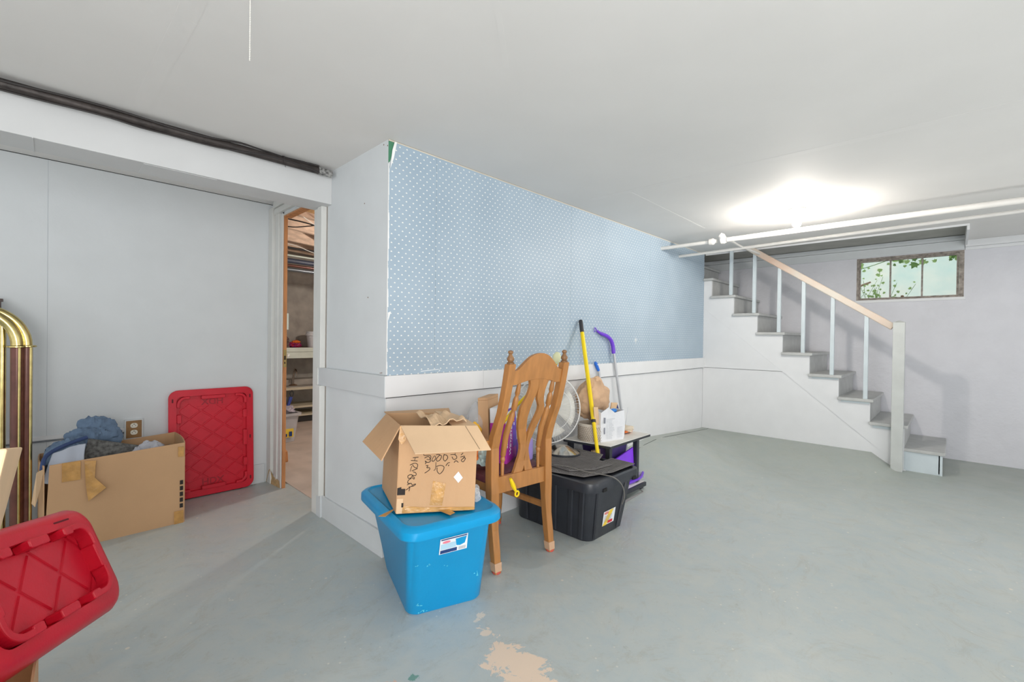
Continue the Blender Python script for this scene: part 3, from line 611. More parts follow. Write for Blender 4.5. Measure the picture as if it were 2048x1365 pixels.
# ------------------------------------------------------------------ ceiling pipes, lamp, chain, left pipe
p1 = thing('ceiling_pipe', 'thick white painted pipe under the ceiling with a union fitting', 'pipe', (3.05, -1.5, 2.05)); w_ = WR(p1)
w_('pipe_run', MB().tube([(3.03, 0.004, 2.048), (3.035, -0.455, 2.048)], 0.017, 14), M_pipe, shade=True)
w_('pipe_run', MB().tube([(3.035, -0.62, 2.048), (3.09, -4.2, 2.052)], 0.0215, 14), M_pipe, shade=True)
RX = Matrix.Rotation(math.pi/2, 4, 'X')
w_('union_nut', MB().lathe([(0.020, -0.045), (0.028, -0.04), (0.030, -0.01), (0.028, 0.0), (0.018, 0.012), (0.016, 0.03)], 14, Matrix.Translation((3.035, -0.505, 2.048)) @ RX), M_pipe, shade=True)
w_('elbow_fitting', MB().lathe([(0.022, -0.02), (0.032, -0.015), (0.032, 0.015), (0.024, 0.03)], 14, Matrix.Translation((3.035, -0.585, 2.048)) @ RX).tube([(3.035, -0.59, 2.05), (3.03, -0.575, 2.085), (3.02, -0.56, 2.10)], [0.03, 0.03, 0.022], 12), M_pipe, shade=True)
p2 = thing('ceiling_pipe', 'thinner white pipe running beside the stair below the ceiling', 'pipe', (3.48, -1.5, 2.02)); w_ = WR(p2)
w_('pipe_run', MB().tube([(3.44, 0.004, 2.026), (3.46, -4.2, 2.085)], 0.014, 12), M_pipe, shade=True)
tag(link('branch_pipe', MB().tube([(3.04, -0.60, 2.07), (3.42, -0.62, 2.045), (4.05, -0.60, 2.07)], 0.011, 10), M_pipe, shade=True), 'short white branch pipe crossing from the union fitting to the handrail', 'pipe')
lf = thing('ceiling_lamp', 'bare glowing bulb in a white porcelain holder on the ceiling', 'lamp', (2.751, -1.221, 2.04)); w_ = WR(lf)
TB = Matrix.Translation((2.751, -1.221, 0))
w_('holder', MB().lathe([(0.055, H), (0.058, H-0.008), (0.04, H-0.022), (0.026, H-0.03), (0.024, H-0.05), (0.020, H-0.052)], 24, TB), M_porcelain, shade=True)
eb = bpy.data.materials.new('glowing_glass'); eb.use_nodes = True
e_ = eb.node_tree.nodes['Principled BSDF']; e_.inputs['Emission Color'].default_value = (1.0, 0.92, 0.83, 1); e_.inputs['Emission Strength'].default_value = BULB_L
w_('bulb', MB().lathe([(0.012, H-0.052), (0.014, H-0.065), (0.024, H-0.085), (0.030, H-0.105), (0.027, H-0.125), (0.014, H-0.137), (0.001, H-0.139)], 20, TB), eb, shade=True)
pc = thing('pull_chain', 'white beaded pull chain hanging from the ceiling lamp near the camera', 'chain', (-0.798, -0.58, 1.948)); w_ = WR(pc)
for k in range(38):
    w_('bead', MB().lathe([(0.0006, -0.0018), (0.0017, -0.0008), (0.0017, 0.0008), (0.0006, 0.0018)], 8, Matrix.Translation((-0.798, -0.58, 1.950+0.0052*k))), M_porcelain, shade=True)
w_('cord', MB().tube([(-0.798, -0.58, 1.95), (-0.798, -0.58, 2.149)], 0.0005, 5), M_porcelain)
dp = thing('wall_pipe', 'dark iron pipe with cables tied along it above the beam', 'pipe', (-2.0, 0.625, 2.11)); w_ = WR(dp)
w_('pipe_run', MB().tube([(-4.2, 0.628, 2.122), (-0.09, 0.628, 2.118)], 0.021, 14), M_dpipe, shade=True)
random.seed(5)
c1 = []; c2 = []
for k in range(40):
    x = -4.1+4.0*k/39; a = math.sin(k*0.9)*0.5+0.8+0.6*math.sin(k*0.37); bow = 0.012 if (k % 11 in (2, 3)) else 0.002
    c1.append((x, 0.628-math.cos(a)*(0.024+bow), 2.12+math.sin(a)*(0.022+bow*0.5))); c2.append((x, 0.628-0.024*math.cos(a-1.9), 2.12+0.024*math.sin(a-1.9)-(0.004 if k % 9 == 4 else 0)))
w_('cable', MB().tube(smooth(c1, 3), 0.0045, 6), M_cable, shade=True); w_('cable', MB().tube(smooth(c2, 3), 0.0045, 6), M_cable, shade=True)
tw = MB()
tw.tube([(-0.30, 0.60+0.002, 2.10), (-0.30, 0.598, 2.135), (-0.30, 0.63, 2.145)], 0.002, 5).tube([(-0.30, 0.598, 2.10), (-0.295, 0.592, 2.075)], 0.0015, 5)
w_('wire_tie', tw, M_cable)
w_('foil_collar', MB().tube([(-0.10, 0.628, 2.118), (-0.02, 0.624, 2.115)], [0.024, 0.020], 10), mat('mottled_collar', (180, 180, 178), 0.4, col2=(40, 40, 40), scale=70))
ot = thing('power_outlet', 'wall outlet with a brown wood-look plate and two ivory sockets', 'outlet', (-0.825, 1.712, 0.468)); w_ = WR(ot)
w_('wall_box', MB().box(-0.872, -0.778, 1.700, 1.72, 0.455, 0.580), M_grey, bevel=0.002)
w_('plate', MB().box(-0.864, -0.786, 1.696, 1.700, 0.462, 0.573), M_plate, bevel=0.001)
for z in (0.542, 0.498):
    s_ = w_('socket', MB().prism(rr(0.036, 0.030, 0.013, 4), 0, 0.004, frame((-0.825, 1.696, z), (1, 0, 0), (0, 0, 1))), M_recep)
    w_('slot', MB().box(-0.835, -0.833, 1.6913, 1.6925, z-0.004, z+0.004).box(-0.818, -0.816, 1.6913, 1.6925, z-0.005, z+0.005).lathe([(0.003, 0), (0.003, 0.001)], 8, frame((-0.825, 1.6915, z+0.008), (1, 0, 0), (0, 0, 1))), M_ink, parent=s_)

# ------------------------------------------------------------------ moulded lids
def clip_poly(poly, x0, x1, y0, y1):
    def cl(p, f, i):
        out = []
        for a, b in zip(p, p[1:]+p[:1]):
            fa, fb = f(a), f(b)
            if fa >= 0: out.append(a)
            if (fa >= 0) != (fb >= 0):
                t = fa/(fa-fb); out.append((a[0]+(b[0]-a[0])*t, a[1]+(b[1]-a[1])*t))
        return out
    for f in (lambda p: p[0]-x0, lambda p: x1-p[0], lambda p: p[1]-y0, lambda p: y1-p[1]):
        if poly: poly = cl(poly, f, 0)
    return poly
def make_lid(root, w, l, skirt, band, words, s=1.0, nd=3.05, near=False, cham=0.0):
    """underside of a lid; local x across, y along, z towards the viewer of the underside"""
    m = MB()
    R_ = 0.055*s; rc = 0.03*s; d = 0.022*s
    ring = lambda a, b, r, z: [Vector((x, y, z)) for x, y in rr(a, b, r, 6)]
    iw, il = w-2*band, l-2*band
    m.loft([ring(iw, il, rc, -skirt*0.98), ring(w-0.03*s, l-0.03*s, R_*0.8, -skirt), ring(w-0.012*s, l-0.012*s, R_, -skirt+0.004*s), ring(w-0.012*s, l-0.012*s, R_, -skirt*(0.93 if cham else 0.45)), ring(w-0.003*s, l-0.003*s, R_, -skirt*(0.9 if cham else 0.42)), ring(w, l, R_, -0.003*s-cham), ring(w-0.006*s-cham*0.5, l-0.006*s-cham*0.5, R_*0.97, -cham*0.45), ring(w-0.008*s-cham*1.3, l-0.008*s-cham*1.3, R_*0.94, -cham*0.08), ring(w-0.01*s-cham*2.0, l-0.01*s-cham*2.0, R_*0.9, 0), ring(iw, il, rc, 0), ring(iw-0.004*s, il-0.004*s, rc, -d)], True, True)
    link('shell', m, M_red, root, shade=True)
    # diamond pads pressed into the panel
    dm = MB(); gx = iw/nd; gy = gx*0.80; g = 0.006*s
    hx, hy = iw/2-0.020*s, il/2-0.020*s
    for i in range(-5, 6):
        for j in range(-9, 10):
            if (i+j) % 2: continue
            cx, cy = i*gx/2, j*gy/2
            po = [(cx+gx/2-g, cy), (cx, cy+gy/2-g*0.8), (cx-gx/2+g, cy), (cx, cy-gy/2+g*0.8)]
            po = clip_poly(po, -hx, hx, -hy+0.0, hy)
            if words and abs(cy) > hy-0.075*s and abs(cx) < iw*0.36:
                lim = hy-0.058*s
                po = clip_poly(po, -hx, hx, -lim, lim) if po else po
            if po and len(po) > 2:
                a = [Vector((x, y, -d+0.0002)) for x, y in po]; mx = sum(p[0] for p in po)/len(po); my = sum(p[1] for p in po)/len(po)
                b = [Vector((mx+(x-mx)*0.95, my+(y-my)*0.95, -d+0.004*s)) for x, y in po]; dm.loft([a, b])
    if words:
        for sy in (1, -1):
            po = [(-iw*0.34, sy*(hy-0.002)), (iw*0.34, sy*(hy-0.002)), (iw*0.34, sy*(hy-0.03*s)), (iw*0.2, sy*(hy-0.055*s)), (-iw*0.2, sy*(hy-0.055*s)), (-iw*0.34, sy*(hy-0.03*s))]
            dm.loft([[Vector((x, y, -d+0.0002)) for x, y in po], [Vector((x, y, -d+0.003*s)) for x, y in po]])
    link('raised_pattern', dm, M_red, root)
    # raised ridge: corner brackets and side tabs
    t = (0.022 if near else 0.024)*s; ex = iw/2-0.001; ey = il/2-0.001; hgt = 0.015*s
    def seg(x0, x1, y0, y1): link('ridge', MB().prism(rr(abs(x1-x0), abs(y1-y0), 0.005*s, 2, (x0+x1)/2, (y0+y1)/2), -d+0.0003, hgt), M_red, root, bevel=0.003*s)
    for sx in (1, -1):
        for sy in (1, -1):
            arc_o = []; arc_i = []
            cx, cy = sx*(ex-0.050*s), sy*(ey-0.050*s)
            for k in range(9):
                a = math.radians(90*k/8); arc_o.append((cx+sx*0.050*s*math.cos(a), cy+sy*0.050*s*math.sin(a))); arc_i.append((cx+sx*0.034*s*math.cos(a), cy+sy*0.034*s*math.sin(a)))
            po = arc_o+arc_i[::-1]
            arc_o = [(sx*ex, cy-sy*0.022*s)]+arc_o+[(cx-sx*0.022*s, sy*ey)]; arc_i = [(sx*(ex-0.016*s), cy-sy*0.022*s)]+arc_i+[(cx-sx*0.022*s, sy*(ey-0.016*s))]
            link('corner_ridge', MB().loft([[Vector((p[0], p[1], -d+0.0003)), Vector((q[0], q[1], -d+0.0003)), Vector((q[0], q[1], hgt)), Vector((p[0], p[1], hgt))] for p, q in zip(arc_o, arc_i)]), M_red, root, bevel=0.003*s)
    for sy in (1, -1): seg(-iw*0.17, iw*0.17, sy*ey, sy*(ey-t))
    for sx in (1, -1):
        for y in (-il*0.27, 0.0, il*0.27):
            hl = il*0.085 if y == 0 else il*0.045
            seg(sx*ex, sx*(ex-t), y-hl, y+hl)
    for sx in (1, -1):
        if near and sx > 0: continue
        if near: link('slot', MB().prism(rr(0.005, 0.06, 0.0024, 2, sx*(w/2-band*0.62), l/2-0.13), -0.001, 0.0006), mat('dark_red_hole', (96, 6, 22), 0.7), root); continue
        for y in (l/2-0.07*s, 0, -l/2+0.07*s): link('slot', MB().prism(rr(0.009*s, 0.026*s, 0.003*s, 2, sx*(w/2-band*0.5), y), -0.001, 0.0006), mat('dark_red_hole', (96, 6, 22), 0.7), root)
    if words:
        text('embossed_lettering', 'HDX', 0.062*s, mat('red_emboss', (160, 10, 34), 0.4), root, Matrix.Translation((0, hy-0.028*s, -d+0.0032*s)), 0.0016, mirror=True, bold=0.001)
        text('embossed_lettering', 'HDX', 0.062*s, MC['red_emboss'], root, Matrix.Translation((0, -hy+0.030*s, -d+0.0032*s)) @ Matrix.Rotation(math.pi, 4, 'Z'), 0.0016, mirror=True, bold=0.001)
def place(root, o, x, y):
    root.matrix_world = frame(o, x, y)
# lid leaning on the left wall: its underside faces the room
lid = thing('tote_lid', 'red plastic tote lid leaning upright against the grey wall', 'lid')
make_lid(lid, 0.515, 0.745, 0.050, 0.045, True)
P_bl, P_br, P_t = Vector((-0.627, 1.650, 0.006)), Vector((-0.128, 1.655, 0.006)), Vector((-0.655, 1.690, 0.752))
xv = (P_br-P_bl); yv = (P_t-P_bl)
cen = P_bl+xv*0.5+yv*0.5
place(lid, cen, xv, yv)
# near lid, tilted, standing in front at lower left
lid2 = thing('tote_lid', 'red plastic tote lid tilted close to the camera at lower left', 'lid')
s2 = 0.62
make_lid(lid2, 0.335, 0.50, 0.046, 0.055, False, 1.1, 1.3, True, 0.026)
CPv = CP
A = CPv+(Vector((-1.0882, 1.0485, 0.2577))-CPv)*s2; B = CPv+(Vector((-0.9383, 0.8700, -0.1846))-CPv)*s2; D = Vector((0.53358751, 0.83146728, -0.15474669))
place(lid2, (A+B)/2-D*0.222, (B-A), D)

# ------------------------------------------------------------------ cardboard box by the wall with clothes
def sheet(name, quad, m, parent, th=0.004, n=1, bow=0.0):
    """thick cardboard sheet from 4 corners (a,b along the fold, c,d outer)"""
    a, b, c, d = [Vector(p) for p in quad]; nr = (b-a).cross(d-a).normalized(); mb = MB(); nn = 8
    def fn(u, v, s):
        p = a*(1-u)*(1-v)+b*u*(1-v)+c*u*v+d*(1-u)*v; return p+nr*(s*th/2+bow*math.sin(math.pi*u))
    top = [[fn(i/nn, j/2, 1) for j in range(3)] for i in range(nn+1)]; bot = [[fn(i/nn, j/2, -1) for j in range(3)] for i in range(nn+1)]
    rings = [[t[0], t[1], t[2], q[2], q[1], q[0]] for t, q in zip(top, bot)]
    mb.loft(rings); return mb
cb = thing('cardboard_box', 'large open cardboard box of old clothes against the grey wall', 'box', (-0.93, 1.42, 0)); w_ = WR(cb)
FLc, FRc, BRc, BLc = (-1.225, 1.22), (-0.635, 1.235), (-0.625, 1.61), (-1.245, 1.60)
hz = {'FL': 0.455, 'FR': 0.482, 'BR': 0.485, 'BL': 0.45}
def V3(p, z): return Vector((p[0], p[1], z))
w_('front_panel', sheet('p', (V3(FLc, 0), V3(FRc, 0), V3(FRc, hz['FR']), V3((FLc[0]+0.02, FLc[1]), hz['FL'])), M_card, cb, 0.005, bow=0.0), M_card)
w_('right_panel', sheet('p', (V3(FRc, 0), V3(BRc, 0), V3(BRc, hz['BR']), V3(FRc, hz['FR'])), M_card, cb, 0.005, bow=0.012), M_card)
w_('back_panel', sheet('p', (V3(BRc, 0), V3(BLc, 0), V3(BLc, hz['BL']), V3(BRc, hz['BR'])), M_card, cb, 0.005), M_card)
w_('left_panel', sheet('p', (V3(BLc, 0), V3(FLc, 0), V3(FLc, hz['FL']), V3(BLc, hz['BL'])), M_card, cb, 0.005, bow=0.01), M_card)
w_('bottom_panel', MB().prism([FLc, FRc, BRc, BLc], 0.002, 0.008), M_card)
w_('tape', MB().box(-1.16, -1.09, 1.2145, 1.2165, 0.36, 0.458), M_tape)
w_('tape', MB().box(-0.685, -0.64, 1.226, 1.2285, 0.0, 0.075), M_tape)
w_('tape', MB().box(-0.668, -0.640, 1.2255, 1.228, 0.40, 0.46), M_tape)
pk = MB().add([(-1.075, 1.214, 0.455), (-1.03, 1.212, 0.45), (-1.035, 1.205, 0.36), (-0.99, 1.19, 0.30), (-1.06, 1.20, 0.24), (-1.07, 1.206, 0.33)], [(0, 1, 2, 5), (2, 3, 4, 5)])
w_('peeling_tape', pk, M_tape, solid=0.002)
w_('torn_flap', MB().add([(-1.225, 1.22, 0.44), (-1.25, 1.21, 0.43), (-1.268, 1.24, 0.27), (-1.255, 1.235, 0.25), (-1.238, 1.23, 0.34)], [(0, 1, 2, 3, 4)]), M_card2, solid=0.003)
bars = MB()
for z in (0.105, 0.14, 0.175, 0.21, 0.245): bars.box(-0.658, -0.642, 1.2285, 1.2292, z-0.013, z+0.012)
w_('printed_marks', bars, M_ink)
def crumple(name, cx, cy, cz, pts, m, root=None, seed=0, amp=0.02, fr=9.0, n=22):
    """cloth heap over an outline: pts = 4 corner points, domed"""
    a, b, c, d = [Vector(p) for p in pts]
    def fn(u, v):
        p = a*(1-u)*(1-v)+b*u*(1-v)+c*u*v+d*(1-u)*v
        k = math.sin(math.pi*u)**0.5*math.sin(math.pi*v)**0.5 if 0 < u < 1 and 0 < v < 1 else 0
        q = Vector((p.x*fr, p.y*fr, seed)); return p+Vector((amp*noise.noise(q+Vector((5, 0, 0))), amp*noise.noise(q+Vector((0, 7, 0))), cz*k+amp*1.6*noise.noise(q*1.3)))
    return MB().grid(fn, n, n)
tag(link('carpet_remnant', MB().loft([[Vector(p)+q for p in ((-1.07, 1.33, 0.20), (-0.67, 1.30, 0.20), (-0.66, 1.33, 0.43), (-0.80, 1.35, 0.462), (-1.055, 1.37, 0.545), (-1.08, 1.33, 0.42))] for q in (Vector((0, 0, 0)), Vector((0.01, 0.02, -0.004)))]), M_carpet), 'dark grey carpet remnant standing in the clothes box', 'carpet')
jn = thing('jeans', 'blue jeans bunched over the left corner of the clothes box', 'jeans', (-1.12, 1.38, 0.3)); w_ = WR(jn)
w_('denim_leg', blob((-1.125, 1.42, 0.43), 0.10, 0.07, 0.110, 4, 0.45, 36, 1.7), M_denim, shade=True)
w_('lining', crumple('c', 0, 0, 0.012, ((-1.225, 1.232, 0.36), (-1.085, 1.232, 0.36), (-1.065, 1.33, 0.535), (-1.195, 1.30, 0.505)), M_lining, None, 3, 0.012, 14, 30), M_lining, shade=True, solid=0.003)
w_('waistband', MB().tube(smooth([(-1.232, 1.245, 0.43), (-1.222, 1.275, 0.485), (-1.185, 1.305, 0.515), (-1.12, 1.335, 0.54), (-1.06, 1.36, 0.555)]), 0.010, 8), M_ddenim, shade=True)
tag(link('denim_shirt', blob((-1.025, 1.49, 0.53), 0.092, 0.055, 0.095, 12, 0.5, 36, 1.6), M_denim, shade=True), 'blue denim shirt heaped highest in the back of the clothes box', 'shirt')
tag(link('grey_cloth', blob((-0.79, 1.305, 0.445), 0.07, 0.035, 0.050, 21, 0.45, 18, 2.4), mat('pale_grey_cloth', (176, 178, 186), 0.9, bump=0.4, bscale=30), shade=True), 'pale grey cloth poking over the front rim of the clothes box', 'cloth')
tag(link('dark_cloth', blob((-0.69, 1.40, 0.40), 0.05, 0.08, 0.04, 31, 0.3), M_carpet, shade=True), 'dark cloth at the right end inside the clothes box', 'cloth')

# ------------------------------------------------------------------ brass bedsteads at the left
def bedstead(name, label, y, x1, ztop, side):
    r_ = thing(name, label, 'bedstead', (x1-0.4, y, 0.0)); w_ = WR(r_)
    zt = ztop
    for i, (dx, dy, rad) in enumerate(((0.0, 0.0, 0.021), (-0.034, -0.012, 0.025))):
        xx = x1-0.022+dx; R = 0.17+dx*0.3
        pts = [(xx-R+R*math.cos(a), y+dy, zt-0.205+ (R+0.02)*math.sin(a)) for a in [math.radians(90*k/12) for k in range(13)]]+[(x1-1.3, y+dy, zt-0.205+R+0.0201)]
        w_('brass_bend', MB().tube(pts, rad, 14), M_brass, shade=True)
    w_('collar', MB().lathe([(0.030, -0.006), (0.036, -0.003), (0.036, 0.003), (0.030, 0.006)], 18, Matrix.Translation((x1-0.022, y, zt-0.21))), M_brass, shade=True)
    w_('collar', MB().lathe([(0.033, -0.006), (0.039, -0.003), (0.039, 0.003), (0.033, 0.006)], 18, Matrix.Translation((x1-0.056, y-0.012, zt-0.212))), M_brass, shade=True)
    w_('brown_tube', MB().tube([(x1-0.022, y, 0.0), (x1-0.022, y, zt-0.21)], 0.021, 16), M_brown, shade=True)
    w_('brown_tube', MB().tube([(x1-0.056, y-0.012, 0.0), (x1-0.056, y-0.012, zt-0.21)], 0.026, 16), M_brown, shade=True)
    w_('brass_strip', MB().tube([(x1-0.008, y-0.018, 0.0), (x1-0.008, y-0.018, zt-0.215)], 0.006, 8), M_brass, shade=True)
    w_('brass_strip', MB().tube([(x1-0.048, y-0.038, 0.0), (x1-0.048, y-0.038, zt-0.215)], 0.006, 8), M_brass, shade=True)
    w_('brass_rod', MB().tube([(x1-0.110, y+0.02, 0.0), (x1-0.110, y+0.02, zt-0.055)], 0.014, 12), M_brass, shade=True)
    w_('brass_rod', MB().tube([(x1-0.33, y, 0.0), (x1-0.33, y, zt-0.02)], 0.014, 12), M_brass, shade=True)
    return r_
bedstead('bedstead', 'tall bedstead with brass bend and brown tube legs at the left edge', 1.42, -1.268, 1.272, 1)
bb = tag(link('bed_rail', MB().box(-1.48, -1.392, 1.60, 1.63, 0.0, 1.30).box(-1.49, -1.385, 1.59, 1.64, 1.30, 1.315), mat('dark_brown_wood', (70, 48, 44), 0.5, var=0.2)), 'dark brown wooden bed rail standing behind the brass bedstead', 'rail')

# ------------------------------------------------------------------ cardboard near camera
lb = thing('cardboard_box', 'low cardboard box beneath the tilted red lid near the camera', 'box', (-1.42, -0.62, 0)); w_ = WR(lb)
q = [(-1.66, -0.92), (-1.245, -0.92), (-1.225, -0.42), (-1.66, -0.42)]; hh = 0.335
for i, nm in enumerate(('front_panel', 'right_panel', 'back_panel', 'left_panel')):
    a, b = q[i], q[(i+1) % 4]; w_(nm, sheet('p', (V3(a, 0), V3(b, 0), V3(b, hh), V3(a, hh)), M_card, lb, 0.005), M_card)
w_('bottom_panel', MB().prism(q, 0.001, 0.006), M_card)
tb = thing('cardboard_box', 'tall pale cardboard box with a raised flap at the left frame edge', 'box', (-1.62, -1.28, 0)); w_ = WR(tb)
q = [(-1.95, -1.45), (-1.275, -1.45), (-1.268, -1.02), (-1.95, -1.02)]; hh = 0.80
for i, nm in enumerate(('front_panel', 'right_panel', 'back_panel', 'left_panel')):
    a, b = q[i], q[(i+1) % 4]; w_(nm, sheet('p', (V3(a, 0), V3(b, 0), V3(b, hh), V3(a, hh)), M_card2, tb, 0.006), M_card2)
w_('bottom_panel', MB().prism(q, 0.001, 0.006), M_card2)
w_('flap', sheet('p', ((-1.275, -1.44, 0.795), (-1.268, -1.03, 0.795), (-1.237, -1.05, 0.962), (-1.238, -1.38, 1.02)), M_card2, tb, 0.006), M_card2, bevel=0.002)

# ------------------------------------------------------------------ blue tote
bt = thing('storage_tote', 'bright blue plastic storage tote with a lid in front of the wall corner', 'tote', (0, 0, 0)); w_ = WR(bt)
ca, cb_, rot = (0.040, -0.352), (-0.012, -0.392), math.radians(-19)
def lr(c, rot, w, d, r, z, n=6):
    R_ = Matrix.Rotation(rot, 3, 'Z'); return [Vector((c[0], c[1], z))+R_ @ Vector((x, y, 0)) for x, y in rr(w, d, r, n)]
def mixc(t): return (ca[0]+(cb_[0]-ca[0])*t, ca[1]+(cb_[1]-ca[1])*t)
rt_ = lambda t: rot+math.radians(8)*t
sp_ = [(0.0, 0.300, 0.430, 0.040, 0.004), (0.0, 0.318, 0.448, 0.045, 0.0), (0.02, 0.330, 0.460, 0.045, 0.010), (0.85, 0.372, 0.520, 0.045, 0.345), (0.88, 0.384, 0.532, 0.045, 0.352), (0.95, 0.388, 0.536, 0.045, 0.385), (0.95, 0.380, 0.528, 0.045, 0.386)]
w_('body', MB().loft([lr(mixc(t), rt_(t), w, d, r, z) for t, w, d, r, z in sp_]), M_blue, shade=True)
c = mixc(1.0); R1 = rt_(1.0)
lid_r = [(0.400, 0.548, 0.06, 0.372), (0.446, 0.606, 0.07, 0.368), (0.452, 0.612, 0.07, 0.373), (0.450, 0.610, 0.07, 0.402), (0.430, 0.580, 0.065, 0.414), (0.400, 0.550, 0.06, 0.418), (0.385, 0.535, 0.055, 0.412), (0.37, 0.52, 0.05, 0.412)]
w_('lid', MB().loft([lr(c, R1, *a) for a in lid_r]), M_blue, shade=True)
ML = Matrix.Translation((c[0], c[1], 0)) @ Matrix.Rotation(R1, 4, 'Z')
rb = MB()
for k in range(14): rb.box(-0.035+0.010*k, -0.029+0.010*k, -0.2985, -0.290, 0.378, 0.404, ML)
w_('lid_ribs', rb, M_blue)
# recessed side shading line of the handle panel
def face_pt(u, z, off=0.0):
    """point on the front face: u across, z height"""
    u -= 0.045
    t = 0.02+0.83*(z-0.01)/0.335; w = 0.330+0.042*(z-0.01)/0.335; d = 0.460+0.06*(z-0.01)/0.335
    cc = mixc(t); R_ = Matrix.Rotation(rt_(t), 3, 'Z'); return Vector((cc[0], cc[1], z))+R_ @ Vector((u, -d/2-off, 0))
def face_patch(u0, u1, z0, z1, off): return MB().add([face_pt(u0, z0, off), face_pt(u1, z0, off), face_pt(u1, z1, off), face_pt(u0, z1, off)], [(0, 1, 2, 3)])
lab = w_('label', face_patch(-0.012, 0.112, 0.262, 0.330, 0.0015), M_label, solid=0.0005)
w_('label_print', face_patch(-0.008, 0.066, 0.264, 0.279, 0.0022), M_navy, parent=lab)
w_('label_print', face_patch(-0.008, 0.108, 0.3225, 0.3275, 0.0022), M_navy, parent=lab)
w_('label_print', face_patch(-0.008, 0.060, 0.282, 0.306, 0.0022), mat('pale_blue_print', (176, 212, 232), 0.5), parent=lab)
w_('label_print', MB().add([face_pt(0.056, 0.318, 0.0024), face_pt(0.062, 0.288, 0.0024), face_pt(0.078, 0.284, 0.0024), face_pt(0.100, 0.290, 0.0024), face_pt(0.107, 0.320, 0.0024)], [(0, 1, 2, 3, 4)]), M_blue, parent=lab)
w_('label_logo', MB().add([face_pt(0.016+0.018*math.cos(a), 0.313+0.0055*math.sin(a), 0.0026) for a in [2*math.pi*k/16 for k in range(16)]], [tuple(range(16))]), mat('pink_logo', (232, 130, 150), 0.5), parent=lab)
bc = MB()
for k in range(9):
    u = 0.074+0.0036*k; p = [face_pt(u, 0.265, 0.0022), face_pt(u+0.0016, 0.265, 0.0022), face_pt(u+0.0016, 0.279, 0.0022), face_pt(u, 0.279, 0.0022)]; bc.add(p, [(0, 1, 2, 3)])
w_('label_barcode', bc, M_print, parent=lab)
sc2 = MB()
random.seed(9)
for (u, z) in ((-0.10, 0.235), (-0.055, 0.225), (-0.08, 0.05), (-0.075, 0.045), (-0.07, 0.012), (-0.06, 0.012), (0.165, 0.13), (0.17, 0.12), (-0.05, 0.012), (0.02, 0.20)):
    for _ in range(3):
        a = random.uniform(-0.01, 0.01); b = random.uniform(-0.005, 0.005); sc2.add([face_pt(u+a, z+b, 0.0007), face_pt(u+a+random.uniform(.003, .012), z+b+0.002, 0.0007), face_pt(u+a+0.003, z+b+random.uniform(.003, .008), 0.0007)], [(0, 1, 2)])
w_('scuff_mark', sc2, mat('scuff_cyan', (90, 200, 226), 0.6))['kind'] = 'stuff'

# ------------------------------------------------------------------ cardboard box on the tote
ob = thing('cardboard_box', 'open cardboard box with black marker writing on top of the blue tote', 'box', (0, 0, 0)); w_ = WR(ob)
zb, zt = 0.419, 0.772
bFL, bFR, bBR, bBL = (-0.222, -0.472), (0.034, -0.655), (0.150, -0.345), (-0.100, -0.150)
tFL, tFR, tBR, tBL = (-0.198, -0.458), (0.034, -0.672), (0.150, -0.345), (-0.088, -0.160)
zb = 0.421
def pan(nm, a, b, ta, tb_, m=M_card): return w_(nm, sheet('p', (V3(a, zb), V3(b, zb), V3(tb_, zt), V3(ta, zt)), m, ob, 0.005), m)
pan('front_panel', bFL, bFR, tFL, tFR); pan('right_panel', bFR, bBR, tFR, tBR); pan('back_panel', bBR, bBL, tBR, tBL); pan('left_panel', bBL, bFL, tBL, tFL)
w_('bottom_panel', MB().prism([bFL, bFR, bBR, bBL], zb-0.001, zb+0.005), M_card)
w_('flap', sheet('p', (V3(tFL, zt), V3(tFR, zt), (0.015, -0.775, 0.696), (-0.235, -0.620, 0.694)), M_card, ob, 0.005), M_card2)
w_('flap', sheet('p', (V3(tBL, zt), V3(tFL, zt), (-0.290, -0.470, 0.647), (-0.232, -0.205, 0.668)), M_card, ob, 0.005), M_card)
w_('flap', sheet('p', (V3(tBR, zt), V3(tBL, zt), (-0.035, -0.045, 0.760), (0.215, -0.245, 0.776)), M_card, ob, 0.005), M_card)
w_('flap', sheet('p', (V3(tFR, zt), V3(tBR, zt), (0.060, -0.335, 0.790), (-0.015, -0.565, 0.762)), M_card, ob, 0.005, bow=0.006), M_card2)
cr_ = MB(); random.seed(21)
def crf(u, v): return Vector((0.035+(0.115-0.035)*u-0.14*v, -0.60+0.24*u+0.05*v, 0.780+0.012*math.sin(u*9+v*5)+0.008*math.sin(v*17+u*6)+0.004*v))
cr_.grid(crf, 16, 10); w_('crumpled_flap', cr_, M_card2, solid=0.003)
def flp(u, v): return V3(tFL, zt)*(1-u)*(1-v)+V3(tFR, zt)*u*(1-v)+Vector((0.015, -0.775, 0.696))*u*v+Vector((-0.235, -0.620, 0.694))*(1-u)*v+Vector((-0.002, -0.003, 0.0036))
w_('flap_crease', MB().tube([flp(0.835, 0.02), flp(0.85, 0.98)], 0.0008, 4), M_ink)
w_('tape', MB().add([(-0.203, -0.463, 0.772), (-0.186, -0.475, 0.772), (-0.190, -0.487, 0.715), (-0.206, -0.480, 0.70), (-0.214, -0.468, 0.72)], [(0, 1, 2, 3, 4)]), M_tape, solid=0.001)
def bx_face(u, v, off=0.0):
    a = V3(bFL, zb)*(1-u)+V3(bFR, zb)*u; b = V3(tFL, zt)*(1-u)+V3(tFR, zt)*u; p = a*(1-v)+b*v
    n = (V3(bFR, zb)-V3(bFL, zb)).cross(Vector((0, 0, 1))).normalized(); return p+n*(0.0035+off)
